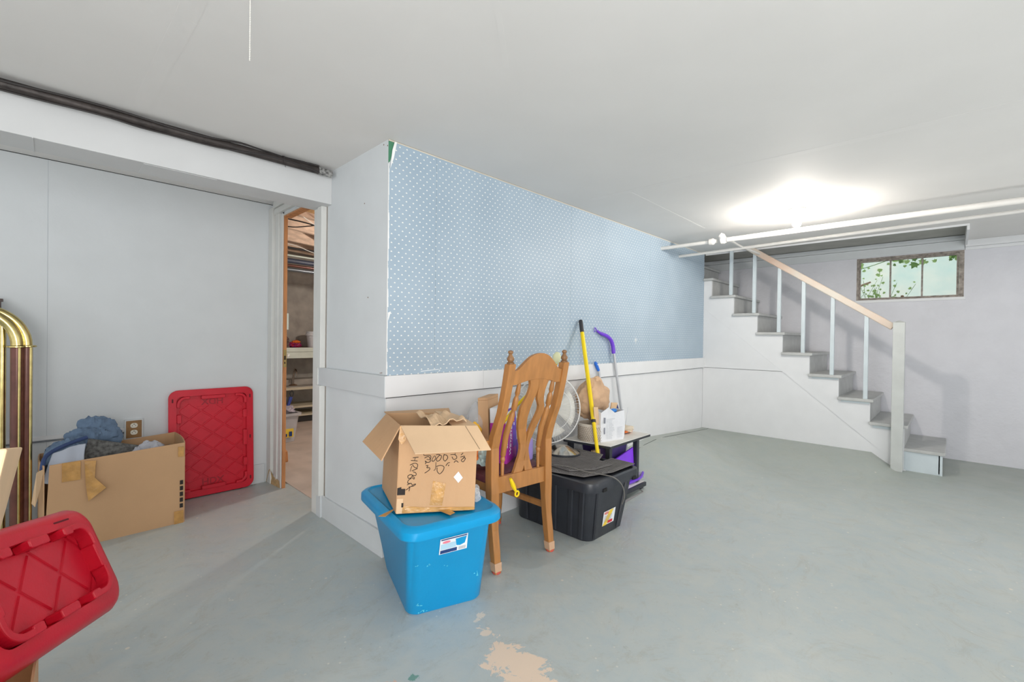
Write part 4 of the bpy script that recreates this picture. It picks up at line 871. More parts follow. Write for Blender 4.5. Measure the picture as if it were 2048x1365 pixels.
# handwriting strokes, drawn as thin raised marker lines; u,v on the front panel from px positions
def px2uv(x, y):   # crop coordinates of the writing -> panel fraction
    return (0.145+(x-60)/1365*0.93, 0.69-(y-240)/1365*0.85)
strokes = [
 [(110, 330), (215, 320)], [(75, 380), (200, 390)], [(155, 335), (140, 390)],
 [(60, 465), (150, 430), (205, 460), (190, 520), (140, 500), (110, 460)],
 [(70, 585), (85, 520), (100, 480)], [(100, 575), (205, 530)],
 [(125, 590), (180, 615), (175, 660), (110, 650), (90, 640), (35, 660), (40, 705), (90, 700), (120, 650)],
 [(120, 670), (155, 700), (145, 725), (115, 695)],
 [(100, 710), (45, 745), (35, 795), (90, 805)], [(25, 830), (95, 800), (120, 830), (185, 815), (150, 850), (95, 860)],
 [(60, 860), (75, 880), (65, 945)], [(5, 925), (95, 860), (145, 845)],
 [(310, 265), (320, 290), (370, 290), (430, 290), (450, 330), (420, 370), (370, 360)], [(330, 340), (400, 310), (440, 360), (435, 410), (380, 420), (345, 390), (360, 430), (345, 450)],
 [(360, 480), (400, 480), (380, 520), (430, 520), (430, 560), (345, 620)],
 [(470, 400), (480, 350), (520, 300), (540, 350), (500, 400), (465, 385)], [(545, 280), (600, 275), (650, 310), (620, 380), (570, 400), (560, 350), (620, 280)],
 [(690, 280), (745, 290), (770, 340), (720, 400), (685, 350), (700, 270)],
 [(550, 420), (545, 540), (515, 575)], [(560, 500), (640, 480), (705, 510), (690, 580), (630, 640), (580, 590), (575, 520)],
 [(740, 490), (775, 440), (815, 430)], [(785, 495), (800, 470)],
 [(820, 280), (900, 280), (940, 320), (930, 360), (880, 370), (850, 320)], [(910, 250), (905, 290)], [(895, 430), (930, 395), (975, 430)],
 [(1020, 290), (1060, 250)], [(1010, 330), (1090, 310), (1070, 350), (1030, 390), (1070, 420), (1110, 350), (1060, 350)],
]
wm = MB()
for s in strokes:
    pts = smooth([(a, b, 0) for a, b in s], 4); p3 = []
    for p in pts:
        u, v = px2uv(p.x, p.y); p3.append(bx_face(u, v, 0.0002))
    wm.tube(p3, 0.0013, 4)
w_('handwriting', wm, M_ink)
def bpatch(name, uv, m, off=0.001): return w_(name, MB().add([bx_face(u, v, off) for u, v in uv], [tuple(range(len(uv)))]), m, solid=0.0005)
bpatch('sticker', [(0.715, 0.40), (0.775, 0.465), (0.835, 0.39), (0.78, 0.33)], M_label)
bpatch('tape', [(0.42, 0.08), (0.58, 0.07), (0.62, 0.33), (0.45, 0.36)], M_tape, 0.0006)
bpatch('tape', [(0.0, 0.0), (1.0, 0.0), (1.0, 0.035), (0.35, 0.06), (0.0, 0.09)], M_tape, 0.0006)
bpatch('tape', [(0.0, 0.0), (0.07, 0.0), (0.08, 0.17), (0.0, 0.17)], M_card2, 0.0009)
bpatch('printed_mark', [(0.0, 0.21), (0.10, 0.21), (0.10, 0.28), (0.05, 0.28), (0.05, 0.30), (0.0, 0.29)], M_ink, 0.0008)
bpatch('printed_mark', [(0.06, 0.07), (0.085, 0.07), (0.085, 0.12), (0.06, 0.12)], M_ink, 0.0012)
w_('torn_tape', MB().add([(-0.245, -0.44, 0.424), (-0.20, -0.44, 0.43), (-0.27, -0.47, 0.421), (-0.29, -0.45, 0.422)], [(0, 1, 2, 3)]).add([(0.03, -0.665, 0.424), (0.07, -0.62, 0.424), (0.12, -0.56, 0.44), (0.10, -0.55, 0.47), (0.045, -0.63, 0.45)], [(0, 1, 2, 3, 4)]).add([(-0.09, -0.575, 0.428), (-0.05, -0.60, 0.428), (-0.045, -0.63, 0.421), (-0.075, -0.635, 0.421)], [(0, 1, 2, 3)]), M_tape, solid=0.001)
tag(link('plastic_wrap', blob((0.095, -0.585, 0.455), 0.022, 0.03, 0.038, 3, 0.4), M_clearp, shade=True), 'wad of clear plastic wedged beside the writing-covered box', 'plastic')

# ------------------------------------------------------------------ chair
CH_R = math.radians(-5.3)
ch = thing('dining_chair', 'oak dining chair with a carved splat back facing the wall', 'chair', (0.4905, -0.531, 0.0), CH_R)
BW = 0.1833
def by(z): return interp(z, [(0, 0), (0.2, 0.030), (0.4, 0.042), (0.5, 0.046), (0.6, 0.040), (0.68, 0.018), (0.78, -0.026), (0.9, -0.060), (1.02, -0.085), (1.1, -0.10)])
def post(sx):
    m = MB(); rings = []
    for z in [0, 0.03, 0.1, 0.2, 0.3, 0.38, 0.45, 0.52, 0.6, 0.66, 0.72, 0.78, 0.85, 0.92, 1.0, 1.018]:
        a = 0.018 if z < 0.04 else (0.024 if 0.25 < z < 0.7 else 0.020); b = 0.017 if z < 0.04 else (0.026 if 0.3 < z < 0.6 else 0.020)
        y = by(z); rings.append([Vector((sx*BW+u, y+v, z)) for u, v in ((-a, -b), (a, -b), (a, b), (-a, b))])
    m.loft(rings); return m
for sx in (-1, 1):
    lg = link('leg', post(sx), M_oak, ch, bevel=0.004)
    link('foot_tape', MB().loft([[Vector((sx*BW+u*k, by(z)+v*k, z)) for u, v in ((-0.0195, -0.0185), (0.0195, -0.0185), (0.0195, 0.0185), (-0.0195, 0.0185))] for z, k in ((0.012, 1.0), (0.052, 1.08))]), mat('beige_felt', (196, 160, 130), 0.8), lg)
    link('foot_pad', MB().lathe([(0.018, 0.0), (0.021, 0.004), (0.020, 0.012)], 12, Matrix.Translation((sx*BW, 0, 0))), mat('red_pad', (196, 84, 70), 0.7), lg)
    link('finial', MB().lathe([(0.018, 0), (0.019, 0.006), (0.012, 0.010), (0.017, 0.018), (0.018, 0.026), (0.010, 0.040), (0.008, 0.046), (0.013, 0.052), (0.012, 0.060), (0.004, 0.064)], 14, Matrix.Translation((sx*BW, by(1.018), 1.018))), M_oakd, ch, shade=True)
    # front legs
    fy = 0.455
    lg = link('leg', MB().lathe([(0.016, 0.012), (0.020, 0.03), (0.016, 0.06), (0.022, 0.12), (0.026, 0.24), (0.020, 0.27), (0.026, 0.29), (0.027, 0.42)], 14, Matrix.Translation((sx*BW*1.05, fy, 0))), M_oak, ch, shade=True)
    link('foot_pad', MB().lathe([(0.017, 0.0), (0.018, 0.014)], 12, Matrix.Translation((sx*BW*1.05, fy, 0))), MC['red_pad'], lg)
    link('seat_rail', MB().bar((sx*BW, 0.045, 0.405), (sx*BW*1.05, fy, 0.405), 0.022, 0.06), M_oak, ch, bevel=0.003)
    link('stretcher', MB().bar((sx*BW, 0.04, 0.235), (sx*BW*1.05, fy, 0.215), 0.024, 0.030), M_oak, ch, bevel=0.004)
link('seat_rail', MB().box(-BW, BW, 0.028, 0.052, 0.37, 0.452), M_oak, ch, bevel=0.003)
link('seat_rail', MB().box(-BW*1.05, BW*1.05, 0.44, 0.462, 0.375, 0.435), M_oak, ch, bevel=0.003)
link('seat', MB().loft([[Vector((x, y, z)) for x, y in rr(a, b, 0.03, 4, 0, 0.262)] for a, b, z in ((0.40, 0.40, 0.42), (0.41, 0.41, 0.43), (0.40, 0.40, 0.452), (0.34, 0.34, 0.462))]), M_maroon, ch, shade=True)
# arms (short stubs run forward)
for sx in (-1,):
    link('armrest', MB().bar((sx*BW*1.1, 0.04, 0.625), (sx*BW*1.25, 0.33, 0.632), 0.038, 0.028), M_oak, ch, bevel=0.006)
    link('arm_post', MB().lathe([(0.016, 0.40), (0.020, 0.48), (0.014, 0.52), (0.016, 0.62)], 10, Matrix.Translation((sx*BW*1.22, 0.30, 0))), M_oak, ch, shade=True)
# crest rail with an arched top
cr = []
topc = [(-1, 0.985), (-0.93, 0.985), (-0.8, 0.992), (-0.55, 1.030), (-0.3, 1.058), (0, 1.068), (0.3, 1.058), (0.55, 1.030), (0.8, 0.992), (0.93, 0.985), (1, 0.985)]
def botc(u): return 0.915+0.022*(1-min(1, (abs(u)/0.8))**2)
m = MB(); ringsF = []
for u, z in smooth([(a, b, 0) for a, b in topc], 3) and [(p.x, p.y) for p in smooth([(a, b, 0) for a, b in topc], 3)]:
    x = u*(BW-0.016); zb_ = botc(u); zm = (z+zb_)/2
    ringsF.append([Vector((x, by(zb_)-0.011, zb_)), Vector((x, by(z)-0.011, z)), Vector((x, by(z)+0.011, z)), Vector((x, by(zb_)+0.011, zb_))])
m.loft(ringsF); link('crest_rail', m, M_oak, ch, bevel=0.003)
# splat and spindles traced from the back view (zoomed crop coordinates)
def z2h(py): return interp(py, [(80, 1.085), (130, 1.02), (210, 0.945), (400, 0.79), (600, 0.59), (740, 0.452), (800, 0.41)])
def Lx(py): return interp(py, [(130, 290), (210, 268), (400, 238), (600, 184), (740, 178), (800, 180)])
def Rx(py): return interp(py, [(130, 606), (210, 592), (400, 556), (600, 506), (740, 488), (800, 487)])
def loc(px_, py): z = z2h(py); return (-BW+2*BW*(px_-Lx(py))/(Rx(py)-Lx(py)), z)
def slat(left, right, name):
    n = 26; y0 = max(left[0][1], right[0][1]); y1 = min(left[-1][1], right[-1][1])
    def ev(tab, y): 
        sp = smooth([(a, b, 0) for a, b in tab], 6)
        for p, q_ in zip(sp, sp[1:]):
            if p.y <= y <= q_.y: return p.x+(q_.x-p.x)*(y-p.y)/max(1e-6, q_.y-p.y)
        return sp[0].x if y < sp[0].y else sp[-1].x
    rings = []
    for k in range(n+1):
        py = y0+(y1-y0)*k/n; a, z = loc(ev(left, py), py); b, _ = loc(ev(right, py), py); y = by(z)
        rings.append([Vector((a, y-0.009, z)), Vector((b, y-0.009, z)), Vector((b, y+0.009, z)), Vector((a, y+0.009, z))])
    link(name, MB().loft(rings), M_oak, ch, bevel=0.002)
slat([(382, 205), (388, 255), (370, 320), (337, 390), (326, 470), (331, 560), (335, 620), (312, 690), (272, 775)], [(437, 205), (437, 262), (425, 310), (403, 365), (378, 450), (377, 520), (372, 600), (352, 715), (318, 775)], 'splat')
slat([(437, 205), (437, 262), (430, 340), (441, 400), (417, 470), (388, 540), (370, 610), (352, 690), (357, 752)], [(514, 205), (482, 275), (470, 350), (475, 415), (452, 480), (412, 560), (386, 620), (391, 690), (403, 752)], 'splat')
for nm, (xa, xb) in (('l', (334, 232)), ('r', (536, 440))):
    a, za = loc(xa, 212); b, zb_ = loc(xb, 772 if nm == 'l' else 745)
    prof = [(0.0, 0.007), (0.10, 0.012), (0.14, 0.013), (0.165, 0.008), (0.185, 0.012), (0.20, 0.0145), (0.29, 0.015), (0.31, 0.009), (0.33, 0.011), (0.35, 0.0155), (0.55, 0.016), (0.76, 0.014), (0.775, 0.009), (0.79, 0.013), (0.81, 0.013), (0.825, 0.009), (0.84, 0.010), (1.0, 0.008)]
    pts = []; rad = []
    for t, r_ in prof:
        z = za+(zb_-za)*t; pts.append((a+(b-a)*t, by(z), z)); rad.append(r_)
    link('spindle', MB().tube(pts, rad, 10), M_oak, ch, shade=True)

# ------------------------------------------------------------------ things on the chair
pb = thing('carton', 'purple and white carton of floor mop supplies standing on the chair seat', 'carton', (0.57, -0.30, 0.462)); w_ = WR(pb)
co = Vector((0.508, -0.376, 0.462)); ux = Vector((0.88, 0.47, 0)).normalized(); uz = Vector((0.10, 0.16, 1)).normalized(); uy = uz.cross(ux).normalized()
MP = Matrix(((ux.x, uy.x, uz.x, co.x), (ux.y, uy.y, uz.y, co.y), (ux.z, uy.z, uz.z, co.z), (0, 0, 0, 1)))
w_('box_body', MB().box(0, 0.21, 0.0, 0.09, 0.0, 0.30, MP), M_label, bevel=0.002)
w_('printed_panel', MB().box(0.0, 0.20, -0.001, -0.0002, 0.0, 0.165, MP), M_magenta)
w_('printed_panel', MB().box(0.0, 0.20, -0.0012, -0.0002, 0.272, 0.285, MP), M_violet)
w_('printed_panel', MB().box(0.125, 0.20, -0.0016, -0.0002, 0.06, 0.26, MP), M_violet)
w_('printed_panel', MB().box(-0.001, -0.0002, 0.0, 0.09, 0.0, 0.22, MP), M_magenta)
for k, mm in enumerate((M_label, M_orange, M_label)): w_('printed_dot', MB().prism(rr(0.016, 0.016, 0.004, 2, 0.158, 0.186+0.021*k), 0.0016, 0.0022, MP @ Matrix(((1, 0, 0, 0), (0, 0, -1, 0), (0, 1, 0, 0), (0, 0, 0, 1)))), mm)
FM = MP @ Matrix(((1, 0, 0, 0), (0, 0, -1, 0), (0, 1, 0, 0), (0, 0, 0, 1)))
FMl = Matrix.Translation(-Vector(pb.location)) @ FM
text('lettering', 'WETJET', 0.040, M_label, pb, FMl @ Matrix.Translation((0.080, 0.100, 0.0022)) @ Matrix.Rotation(math.radians(74), 4, 'Z'), 0.0003, bold=0.0006)
text('lettering', 'Swiffer', 0.030, M_label, pb, FMl @ Matrix.Translation((0.022, 0.120, 0.0022)) @ Matrix.Rotation(math.radians(74), 4, 'Z'), 0.0003, bold=0.0008)
kb = tag(link('carton', MB().box(0.0, 0.19, 0.10, 0.16, 0.0, 0.345, MP).box(0.0, 0.19, 0.10, 0.16, 0.345, 0.36, MP), M_card, bevel=0.002), 'plain brown carton standing behind the purple mop carton', 'carton')
tag(link('plastic_jug', MB().lathe([(0.045, 0), (0.048, 0.01), (0.048, 0.10), (0.03, 0.14), (0.014, 0.15), (0.014, 0.165)], 18, Matrix.Translation((0.665, -0.36, 0.462))), M_lilac, shade=True), 'lilac plastic bottle beside the carton on the chair seat', 'bottle')
tag(link('orange_bag', blob((0.335, -0.30, 0.56), 0.055, 0.05, 0.085, 14, 0.3), M_orange, shade=True), 'orange plastic package at the left side of the chair seat', 'package')
tag(link('yellow_bag', blob((0.40, -0.22, 0.62), 0.05, 0.04, 0.05, 17, 0.3, flat=False), mat('yellow_orange_bag', (244, 186, 50), 0.4), shade=True), 'yellow plastic package above the orange one on the chair', 'package')
tag(link('clear_package', blob((0.37, -0.36, 0.53), 0.045, 0.04, 0.06, 24, 0.4), M_teal, shade=True), 'cloudy grey-green package between the orange one and the chair post', 'package')
tag(link('plastic_bag', blob((0.50, -0.16, 0.62), 0.09, 0.07, 0.15, 27, 0.12, 24), mat('thin_clear_plastic', (224, 228, 234), 0.3, alpha=0.3, bump=0.5, bscale=14), shade=True), 'tall cloudy clear plastic bag at the back of the chair seat', 'bag')
# fly swatter
fs = thing('fly_swatter', 'yellow fly swatter hanging through the chair back with its ring below the rail', 'fly swatter', (0.46, -0.50, 0.38)); w_ = WR(fs)
Pn, Pm, Pt = Vector((0.366, -0.552, 0.398)), Vector((0.44, -0.552, 0.60)), Vector((0.782, -0.505, 1.06))
Pr = Vector((0.405, -0.552, 0.372))
w_('ring', MB().tube([Pr+Vector((0.013*math.cos(a), 0, 0.013*math.sin(a))) for a in [2*math.pi*k/14 for k in range(15)]], 0.0045, 6), M_yellow, shade=True)
w_('handle', MB().tube([Pr+Vector((-0.008, 0, 0.012)), Pr+Vector((-0.03, -0.0, 0.05)), Pr+Vector((-0.048, 0.0, 0.085))], [0.006, 0.012, 0.007], 8), M_yellow, shade=True)
st2 = thing('duster', 'yellow handled duster leaning behind the chair splat', 'duster', (0.70, -0.47, 0.47)); w_ = WR(st2)
w_('handle', MB().tube([(0.56, -0.40, 0.78), (0.70, -0.45, 0.90), (0.765, -0.50, 1.00)], 0.009, 8), M_yellow, shade=True)
w_('head', MB().lathe([(0.010, 0.0), (0.022, 0.015), (0.024, 0.05), (0.012, 0.07)], 12, Matrix.Translation((0.762, -0.495, 0.995)) @ Matrix.Rotation(0.3, 4, 'Y')), mat('pale_yellow_tip', (220, 222, 180), 0.5), shade=True)
w_('lower_handle', MB().tube([(0.56, -0.40, 0.78), (0.49, -0.34, 0.66)], 0.009, 8), M_yellow, shade=True)

# ------------------------------------------------------------------ black tote, mats, fan
bn2 = thing('storage_tote', 'black plastic storage tote between the chair and the small table', 'tote', (1.09, -0.34, 0)); w_ = WR(bn2)
def blk(c, w, d, r, z): return [Vector((c[0]+x, c[1]+y, z)) for x, y in rr(w, d, r, 5)]
cB, cT = (1.066, -0.365), (1.077, -0.392)
def bc_(t): return (cB[0]+(cT[0]-cB[0])*t, cB[1]+(cT[1]-cB[1])*t)
w_('body', MB().loft([blk(bc_(t), w, d, r, z) for t, w, d, r, z in ((0, 0.33, 0.54, 0.05, 0.006), (0, 0.345, 0.555, 0.055, 0.0), (0, 0.352, 0.562, 0.055, 0.008), (1, 0.452, 0.59, 0.06, 0.300), (1, 0.47, 0.61, 0.06, 0.302), (1, 0.475, 0.615, 0.06, 0.325))]), M_black, shade=True)
# corner pillars and vertical ribs
def side_pt(face, u, z, off):
    t = z/0.30; w = 0.352+0.10*t; d = 0.562+0.028*t; c = bc_(t)
    if face == 'S': return Vector((c[0]+u*w/2, c[1]-d/2-off, z))
    return Vector((c[0]-w/2-off, c[1]+u*d/2, z))
for face, us in (('S', ((-0.78, -0.60), (0.58, 0.80))), ('W', ((-0.86, -0.74), (-0.60, -0.48), (-0.20, -0.08), (0.2, 0.32), (0.6, 0.72)))):
    for u0_, u1_ in us:
        w_('rib', MB().loft([[side_pt(face, u0_, z, 0.0005), side_pt(face, u0_+(u1_-u0_)*0.15, z, 0.010), side_pt(face, u1_-(u1_-u0_)*0.15, z, 0.010), side_pt(face, u1_, z, 0.0005)] for z in (0.012, 0.296)]), M_black, bevel=0.002)

cL = cT
w_('lid', MB().loft([blk(cL, w, d, r, z) for w, d, r, z in ((0.50, 0.63, 0.06, 0.300), (0.525, 0.65, 0.07, 0.302), (0.535, 0.66, 0.07, 0.335), (0.525, 0.65, 0.065, 0.355), (0.49, 0.61, 0.055, 0.357), (0.47, 0.59, 0.05, 0.346), (0.44, 0.56, 0.05, 0.346))]), M_black, shade=True)
nt_ = MB()
for x in (0.93, 1.25): nt_.box(x-0.018, x+0.018, -0.7245, -0.71, 0.300, 0.318)
w_('latch_notch', nt_, mat('deep_black', (14, 14, 16), 0.8))
lb2 = w_('label', MB().add([side_pt('S', -0.33, 0.065, 0.002), side_pt('S', 0.32, 0.065, 0.002), side_pt('S', 0.30, 0.150, 0.002), side_pt('S', -0.32, 0.150, 0.002)], [(0, 1, 2, 3)]), M_label, solid=0.0005)
w_('label_print', MB().add([side_pt('S', -0.33, 0.065, 0.003), side_pt('S', -0.1, 0.065, 0.003), side_pt('S', 0.20, 0.148, 0.003), side_pt('S', -0.02, 0.148, 0.003)], [(0, 1, 2, 3)]), M_labyel, parent=lb2)
w_('label_print', MB().add([side_pt('S', -0.05, 0.070, 0.0035), side_pt('S', 0.22, 0.070, 0.0035), side_pt('S', 0.22, 0.086, 0.0035), side_pt('S', -0.05, 0.086, 0.0035)], [(0, 1, 2, 3)]), M_labred, parent=lb2)
pq = side_pt('S', -0.18, 0.138, 0.004)-Vector(bn2.location)
text('label_lettering', 'HDX', 0.020, mat('orange_red_print', (226, 96, 70), 0.5), bn2, frame(pq, (1, 0, 0), (0, -0.1, 1)), 0.0002, bold=0.0006)
ln_ = MB()
for k in range(5):
    z = 0.118-0.008*k; ln_.add([side_pt('S', -0.26, z, 0.0033), side_pt('S', 0.14, z, 0.0033), side_pt('S', 0.14, z+0.0022, 0.0033), side_pt('S', -0.26, z+0.0022, 0.0033)], [(0, 1, 2, 3)])
w_('label_print', ln_, M_print, parent=lb2)
def mat_obj(poly, z, label, tilt=(0, 0)):
    m = MB(); m.prism(poly, z, z+0.006)
    r_ = MB()
    for v in m.v: v.z += tilt[0]*(v.x-1.1)+tilt[1]*(v.y+0.4)
    o = link('car_mat', m, M_mat, bevel=0.001); tag(o, label, 'mat')
    xs_ = [p[0] for p in poly]; ys_ = [p[1] for p in poly]
    k = min(ys_)
    while k < max(ys_):
        cl = clip_poly([(min(xs_), k), (max(xs_), k), (max(xs_), k+0.006), (min(xs_), k+0.006)], min(xs_), max(xs_), min(ys_), max(ys_))
        # clip the ridge with the convex outline by sampling
        seg = []
        for (a, b), (c_, d_) in zip(poly, poly[1:]+poly[:1]):
            if (b-k)*(d_-k) < 0: seg.append(a+(c_-a)*(k-b)/(d_-b))
        if len(seg) >= 2:
            a, b = min(seg)+0.012, max(seg)-0.012
            if b > a:
                q_ = MB().box(a, b, k, k+0.006, z+0.0062, z+0.0095); r_.add(q_.v, q_.f)
        k += 0.014
    for v in r_.v: v.z += tilt[0]*(v.x-1.1)+tilt[1]*(v.y+0.4)
    base = Vector(o.location); r_.v = [v-base for v in r_.v]
    link('ribbing', r_, M_mat, o)
    return o
mat_obj([(0.86, -0.12), (0.84, -0.40), (0.90, -0.60), (1.10, -0.665), (1.355, -0.665), (1.36, -0.50), (1.22, -0.50), (1.36, -0.30), (1.25, -0.12)], 0.358, 'lower dark ribbed rubber car mat lying on the black tote')
mat_obj([(0.92, -0.20), (0.90, -0.50), (1.03, -0.585), (1.20, -0.600), (1.22, -0.49), (1.36, -0.43), (1.36, -0.22), (1.12, -0.14)], 0.370, 'upper dark ribbed rubber car mat under the fan base')
CORD = (MB().tube(smooth([(0.90, -0.38, 0.385), (0.93, -0.48, 0.385), (0.96, -0.58, 0.372), (1.00, -0.66, 0.366), (1.02, -0.725, 0.358), (1.07, -0.745, 0.31), (1.11, -0.738, 0.24), (1.125, -0.715, 0.18)], 6), 0.0035, 6))
fn_ = thing('desk_fan', 'white wire-caged desk fan standing on the mats behind the chair', 'fan', (1.165, -0.20, 0.379)); w_ = WR(fn_)
w_('power_cord', CORD, mat('grey_cord', (110, 108, 104), 0.5), shade=True, label='grey power cord draped over the mats and tote rim')
fc_ = Vector((1.10, -0.17, 0.675)); fdir = Vector((-0.52, -0.85, 0.10)).normalized(); sx_ = fdir.cross(Vector((0, 0, 1))).normalized(); sz_ = sx_.cross(fdir)
def fp(r, a, d): return fc_+sx_*(r*math.cos(a))+sz_*(r*math.sin(a))+fdir*d
RF = 0.225
cage = MB()
for k in range(72):
    a = 2*math.pi*k/72
    cage.tube([fp(0.035, a, 0.055), fp(0.11, a+0.05, 0.055), fp(0.18, a+0.09, 0.045), fp(RF-0.006, a+0.11, 0.02), fp(RF, a+0.11, 0.0)], 0.0011, 3, False)
for r_, d in ((RF, 0.0), (0.14, 0.053), (0.035, 0.056)): cage.tube([fp(r_, 2*math.pi*k/48, d) for k in range(49)], 0.0022 if r_ < RF else 0.0045, 5)
w_('front_grille', cage, M_wire)
cg2 = MB()
for k in range(60):
    a = 2*math.pi*k/60; cg2.tube([fp(0.05, a, -0.10), fp(0.15, a, -0.085), fp(RF-0.01, a, -0.03), fp(RF, a, 0.0)], 0.0011, 3, False)
w_('rear_grille', cg2, M_wire)
for k in range(4):
    bl = MB(); a0_ = math.pi/2*k
    bl.grid(lambda u, v: fp(0.035+0.16*u, a0_+(v-0.5)*(0.9+0.5*u), -0.01+0.035*(v-0.5)), 6, 6)
    w_('blade', bl, M_fanblade, solid=0.002, shade=True)
w_('hub', MB().tube([fp(0, 0, -0.14), fp(0, 0, -0.06), fp(0, 0, -0.04), fp(0, 0, 0.02)], [0.04, 0.055, 0.055, 0.03], 16), M_chrome, shade=True)
w_('badge', MB().tube([fp(0, 0, 0.054), fp(0, 0, 0.062)], 0.034, 20), M_wire)
w_('neck', MB().tube([fp(0, 0, -0.08), (1.17, -0.10, 0.52), (1.185, -0.13, 0.42)], [0.025, 0.022, 0.026], 12), M_black, shade=True)
w_('base', MB().lathe([(0.125, 0.0), (0.128, 0.010), (0.10, 0.022), (0.05, 0.048), (0.02, 0.056)], 28, Matrix.Translation((1.175, -0.225, 0.3795)) @ Matrix.Diagonal((0.85, 1.0, 1.0, 1.0))), M_chrome, shade=True)
w_('base_rim', MB().lathe([(0.118, -0.0003), (0.134, -0.0003), (0.134, 0.009), (0.129, 0.012)], 28, Matrix.Translation((1.175, -0.225, 0.3795)) @ Matrix.Diagonal((0.85, 1.0, 1.0, 1.0)), False), M_black, shade=True)

# ------------------------------------------------------------------ small table and its load
tbx = thing('side_table', 'small black framed table with a worn white top against the wall', 'table', (1.70, -0.26, 0)); w_ = WR(tbx)
TZ = 0.42
tp = [(1.375, -0.09), (1.425, -0.445), (2.00, -0.435), (1.99, -0.09)]
w_('tabletop', MB().prism(tp, TZ-0.004, TZ), M_towel)
w_('top_edge', MB().prism([(1.373, -0.088), (1.423, -0.448), (2.003, -0.438), (1.993, -0.088)], TZ-0.020, TZ-0.004), M_black, bevel=0.002)
for x, y in ((1.455, -0.415), (1.835, -0.41), (1.42, -0.12), (1.84, -0.12)): w_('leg', MB().box(x-0.017, x+0.017, y-0.017, y+0.017, 0.085, TZ-0.02), M_black, bevel=0.002)
w_('lower_shelf', MB().prism([(1.40, -0.09), (1.44, -0.46), (1.895, -0.445), (1.89, -0.09)], 0.070, 0.085), M_towel)
w_('shelf_edge', MB().box(1.44, 1.893, -0.466, -0.452, 0.055, 0.083), M_black)
for x in (1.47, 1.86): w_('foot', MB().box(x-0.02, x+0.02, -0.45, -0.10, 0.0, 0.055), M_black)
tag(link('plastic_tray', MB().loft([[Vector((1.66+x, -0.29+y, z)) for x, y in rr(w, d, 0.02, 4)] for w, d, z in ((0.32, 0.36, 0.002), (0.33, 0.385, 0.035), (0.335, 0.395, 0.035), (0.31, 0.37, 0.006))]), mat('smoky_plastic', (166, 160, 162), 0.3, alpha=0.8), shade=True), 'smoky clear flat tray on the floor under the small table', 'tray')
bs = thing('woven_basket', 'round woven patterned basket on the left of the small table', 'basket', (1.50, -0.235, TZ)); w_ = WR(bs)
TBk = Matrix.Translation((1.51, -0.24, TZ))
w_('body', MB().lathe([(0.088, 0.0), (0.096, 0.008), (0.100, 0.05), (0.099, 0.115), (0.094, 0.122), (0.090, 0.115), (0.090, 0.012), (0.01, 0.01)], 32, TBk), mat('basket_base', (206, 196, 182), 0.8), shade=True)
wv = MB()
for j in range(8):
    for k in range(44):
        a = 2*math.pi*(k+0.5*(j % 2))/44; z = TZ+0.012+0.0125*j
        p = Vector((1.51+0.1005*math.cos(a), -0.24+0.1005*math.sin(a), z)); t = Vector((-math.sin(a), math.cos(a), 0)); sgn = 1 if ((k//4+j//4) % 2) else -1
        wv.bar(p-t*0.005-Vector((0, 0, 0.004*sgn)), p+t*0.005+Vector((0, 0, 0.004*sgn)), 0.0035, 0.003)
wo = w_('weave', wv, mat('dark_weave', (150, 136, 120), 0.9)); wo['kind'] = 'stuff'
kp = MB()
tag(link('paper_sack', blob((1.625, -0.165, 0.690), 0.160, 0.10, 0.150, 41, 0.18, 34, 2.2, flat=False), M_kraft, shade=True), 'big crumpled brown paper sack piled behind the white bag on the table', 'sack')
tag(link('cardboard_strip', MB().loft([[Vector(p) for p in ((1.435, -0.315, 0.50), (1.495, -0.318, 0.49), (1.462, -0.318, 0.665), (1.415, -0.315, 0.67))], [Vector(p)+Vector((0.003, 0.006, 0)) for p in ((1.435, -0.315, 0.50), (1.495, -0.318, 0.49), (1.462, -0.318, 0.665), (1.415, -0.315, 0.67))]]), M_card2), 'narrow upright cardboard strip standing in the woven basket', 'cardboard')
tag(link('cardboard_strip', MB().loft([[Vector(p) for p in ((1.74, -0.22, 0.46), (1.80, -0.22, 0.46), (1.885, -0.22, 0.645), (1.80, -0.22, 0.655))], [Vector(p)+Vector((0.003, 0.008, 0)) for p in ((1.74, -0.22, 0.46), (1.80, -0.22, 0.46), (1.885, -0.22, 0.645), (1.80, -0.22, 0.655))]]), M_card2), 'tan cardboard corner showing right of the brown paper sack', 'cardboard')
tag(link('navy_folder', MB().loft([[Vector(p) for p in ((1.80, -0.20, 0.45), (1.97, -0.20, 0.45), (1.955, -0.20, 0.555), (1.915, -0.20, 0.63))], [Vector(p)+Vector((0.003, 0.008, 0)) for p in ((1.80, -0.20, 0.45), (1.97, -0.20, 0.45), (1.955, -0.20, 0.555), (1.915, -0.20, 0.63))]]), mat('navy_cover', (42, 48, 104), 0.5)), 'navy blue folder edge beside the grey mop handle', 'folder')
wb = thing('paper_bag', 'white printed paper bag with a folded top at the front of the table', 'bag', (1.60, -0.35, TZ)); w_ = WR(wb)
wbo = Vector((1.475, -0.335, TZ)); ex = Vector((0.97, -0.25, 0)).normalized(); ey = Vector((0.25, 0.97, 0)).normalized()
def wbp(u, v, z, dz=0): return wbo+ex*u+ey*v+Vector((0, 0, z+dz))
WL, WD = 0.225, 0.09
rings = []
for z, k in ((0.0, 0.97), (0.02, 1.0), (0.10, 1.03), (0.17, 1.0), (0.195, 0.99)):
    rings.append([wbp(0+(1-k)*0.1, 0, z), wbp(WL*0.28, -0.006*k, z), wbp(WL*0.6, 0.004, z), wbp(WL*k, 0, z), wbp(WL*k, WD*0.5, z), wbp(WL*k, WD, z), wbp(WL*0.5, WD+0.006, z), wbp((1-k)*0.1, WD, z), wbp((1-k)*0.1-0.004, WD*0.5, z)])
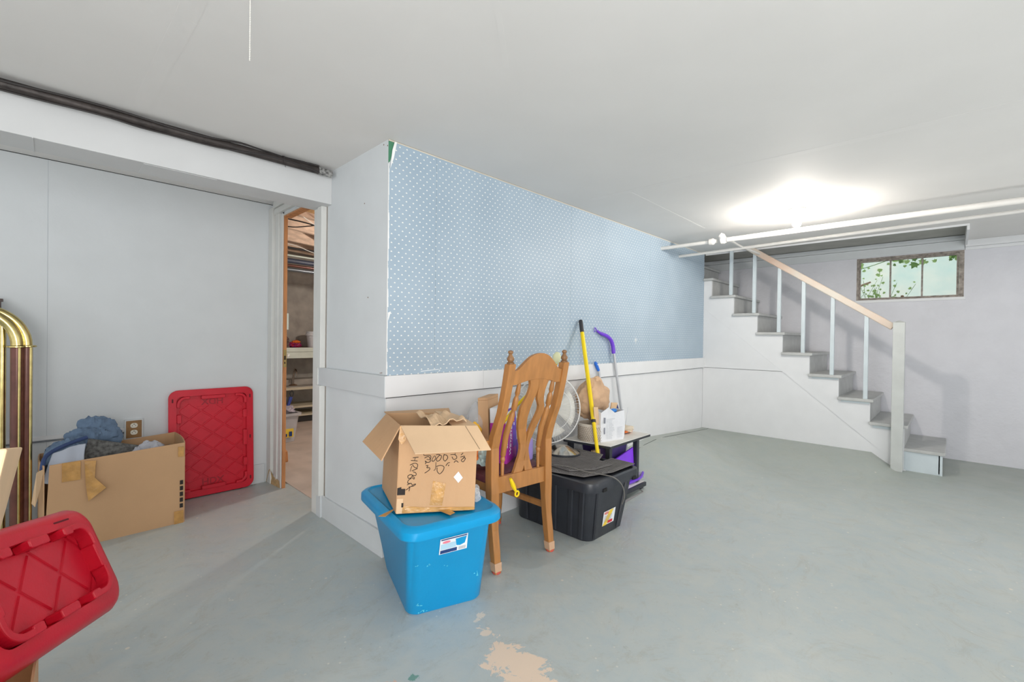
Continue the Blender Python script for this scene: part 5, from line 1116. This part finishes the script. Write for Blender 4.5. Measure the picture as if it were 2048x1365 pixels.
tops = [0.010, 0.045, 0.002, 0.016, 0.016, 0.018, 0.008, 0.03, 0.03]
rings.append([p+Vector((0, 0, tops[i]-0.0)) for i, p in enumerate(rings[-1])])
w_('bag_body', MB().loft(rings, True, False), M_wbag, solid=0.002)
pr = MB()
random.seed(4)
for k in range(16):
    z = 0.02+0.009*k; l_ = random.uniform(0.05, 0.085)
    pr.add([wbp(0.045, -0.0075, z), wbp(0.045+l_, -0.0060, z), wbp(0.045+l_, -0.0060, z+0.003), wbp(0.045, -0.0075, z+0.003)], [(0, 1, 2, 3)])
    if k < 9: pr.add([wbp(0.155, -0.0030, z), wbp(0.205, -0.0035, z), wbp(0.205, -0.0035, z+0.002), wbp(0.155, -0.0030, z+0.002)], [(0, 1, 2, 3)])
w_('printed_text', pr, mat('pale_grey_print', (192, 196, 202), 0.7))
w_('printed_mark', MB().box(0.024, 0.034, -0.0082, -0.0076, 0.055, 0.10, Matrix(((ex.x, ey.x, 0, wbo.x), (ex.y, ey.y, 0, wbo.y), (0, 0, 1, wbo.z), (0, 0, 0, 1)))).box(0.022, 0.036, -0.0082, -0.0076, 0.13, 0.17, Matrix(((ex.x, ey.x, 0, wbo.x), (ex.y, ey.y, 0, wbo.y), (0, 0, 1, wbo.z), (0, 0, 0, 1)))), M_print)
tag(link('blue_clip', blob((wbp(0.13, 0.03, 0.205)), 0.055, 0.02, 0.014, 51, 0.4, 12), mat('bright_blue_cloth', (46, 130, 214), 0.5), shade=True), 'bright blue cloth tucked in the top of the white paper bag', 'cloth')
dst = thing('feather_duster', 'small duster with pale feathers and a thin wisp at the table corner', 'duster', (1.93, -0.25, TZ)); w_ = WR(dst)
w_('tuft', blob((1.90, -0.28, TZ+0.030), 0.075, 0.05, 0.022, 61, 0.5, 14), mat('cream_feather', (216, 204, 184), 0.9), shade=True)
w_('orange_part', MB().bar((1.83, -0.31, TZ+0.018), (1.95, -0.30, TZ+0.012), 0.03, 0.012), M_orange, bevel=0.003)
w_('wisp', MB().tube(smooth([(1.93, -0.26, TZ+0.03), (1.99, -0.24, TZ+0.10), (2.08, -0.2, TZ+0.17)]), [0.003]*6+[0.002]*6+[0.001], 5), mat('pale_wisp', (206, 210, 214), 0.5), shade=True)
tag(link('bottle', MB().lathe([(0.02, 0), (0.022, 0.05), (0.012, 0.06)], 12, Matrix.Translation((1.83, -0.22, TZ))), M_lilac, shade=True), 'small purple bottle behind the white paper bag', 'bottle')
# below the table
tag(link('purple_bin', MB().loft([[Vector((1.66+x, -0.25+y, z)) for x, y in rr(w, d, 0.03, 4)] for w, d, z in ((0.20, 0.20, 0.086), (0.27, 0.24, 0.37), (0.28, 0.25, 0.37), (0.26, 0.23, 0.36), (0.19, 0.19, 0.10))]), M_dpurple, shade=True), 'dark purple bin on the lower shelf of the small table', 'bin')
tag(link('purple_sheet', MB().loft([[Vector(p) for p in ((1.62, -0.405, 0.09), (1.83, -0.405, 0.09), (1.80, -0.405, 0.345), (1.52, -0.405, 0.29))], [Vector(p)+Vector((0, 0.01, 0)) for p in ((1.62, -0.405, 0.09), (1.83, -0.405, 0.09), (1.80, -0.405, 0.345), (1.52, -0.405, 0.29))]]), mat('bright_purple', (134, 62, 232), 0.4)), 'bright purple plastic sheet in front of the dark purple bin', 'sheet')
tag(link('cardboard_piece', MB().box(1.44, 1.55, -0.30, -0.28, 0.086, 0.36), M_card2), 'pale cardboard piece under the left of the small tabletop', 'cardboard')
mh = thing('floor_mop', 'purple framed mop head resting on the lower shelf of the table', 'mop', (1.95, -0.40, 0.086)); w_ = WR(mh)
w_('frame', MB().tube(smooth([(1.72, -0.42, 0.100), (1.86, -0.43, 0.108), (1.965, -0.40, 0.125), (1.972, -0.38, 0.10), (1.96, -0.385, 0.092)]), 0.009, 6), M_purple, shade=True)
w_('clear_part', MB().box(1.86, 1.965, -0.405, -0.37, 0.087, 0.122), mat('lilac_clear', (176, 160, 206), 0.3, alpha=0.8))
# poles
yp = thing('telescopic_pole', 'yellow telescopic pole with a black grip leaning on the wallpaper', 'pole', (1.34, -0.42, 0)); w_ = WR(yp)
pA = Vector((1.655, -0.022, 1.283)); pB = Vector((1.372, -0.375, 0.402)); dd = (pB-pA)/(pA.z-pB.z)
def yz(z): return pA+dd*(pA.z-z)
w_('grip', MB().tube([yz(1.283), yz(1.278), yz(1.19), yz(1.185)], [0.012, 0.0155, 0.0155, 0.013], 12), M_grip, shade=True)
w_('outer_tube', MB().tube([yz(1.188), yz(0.575)], 0.0155, 14), M_yellow, shade=True)
w_('collar', MB().tube([yz(0.580), yz(0.562)], 0.0165, 14), M_grip, shade=True)
w_('inner_tube', MB().tube([yz(0.570), yz(0.10)], 0.0125, 14), M_yellow, shade=True)
w_('end_cap', MB().tube([yz(0.105), yz(0.0)], [0.014, 0.016], 12), M_grip, shade=True)
sm = thing('spray_mop', 'grey spray mop pole with a curved purple handle leaning on the wallpaper', 'mop', (2.25, -0.045, 0.02)); w_ = WR(sm)
w_('handle', MB().tube(smooth([(1.868, -0.012, 1.233), (1.90, -0.014, 1.205), (1.95, -0.018, 1.185), (2.03, -0.022, 1.165), (2.09, -0.025, 1.13), (2.115, -0.028, 1.08), (2.125, -0.03, 1.02)], 5), [0.004]*5+[0.010]*5+[0.015]*10+[0.016]*10+[0.014], 12), M_purple, shade=True)
w_('tube', MB().tube([(2.125, -0.032, 1.025), (2.285, -0.052, 0.30), (2.35, -0.06, 0.12)], 0.011, 12), M_alu, shade=True)
w_('hang_loop', MB().tube(smooth([(1.87, -0.012, 1.232), (1.855, -0.012, 1.215), (1.86, -0.012, 1.195), (1.875, -0.012, 1.21)]), 0.002, 5), M_purple)
bh = thing('broom_handle', 'short grey handle with a blue hanging tip behind the paper sack', 'broom', (2.0, -0.05, 0.5)); w_ = WR(bh)
w_('tube', MB().tube([(1.893, -0.035, 0.895), (2.02, -0.05, 0.30), (2.05, -0.055, 0.17)], 0.010, 10), M_alu, shade=True)
w_('blue_tip', MB().tube([(1.848, -0.03, 0.955), (1.857, -0.03, 0.945), (1.893, -0.035, 0.885)], [0.008, 0.014, 0.012], 10), mat('bright_blue_tip', (36, 110, 214), 0.4), shade=True)
w_('hang_hole', MB().lathe([(0.004, 0), (0.004, 0.001)], 10, frame((1.862, -0.0455, 0.935), (1, 0, 0), (0, 0, 1))), M_label)
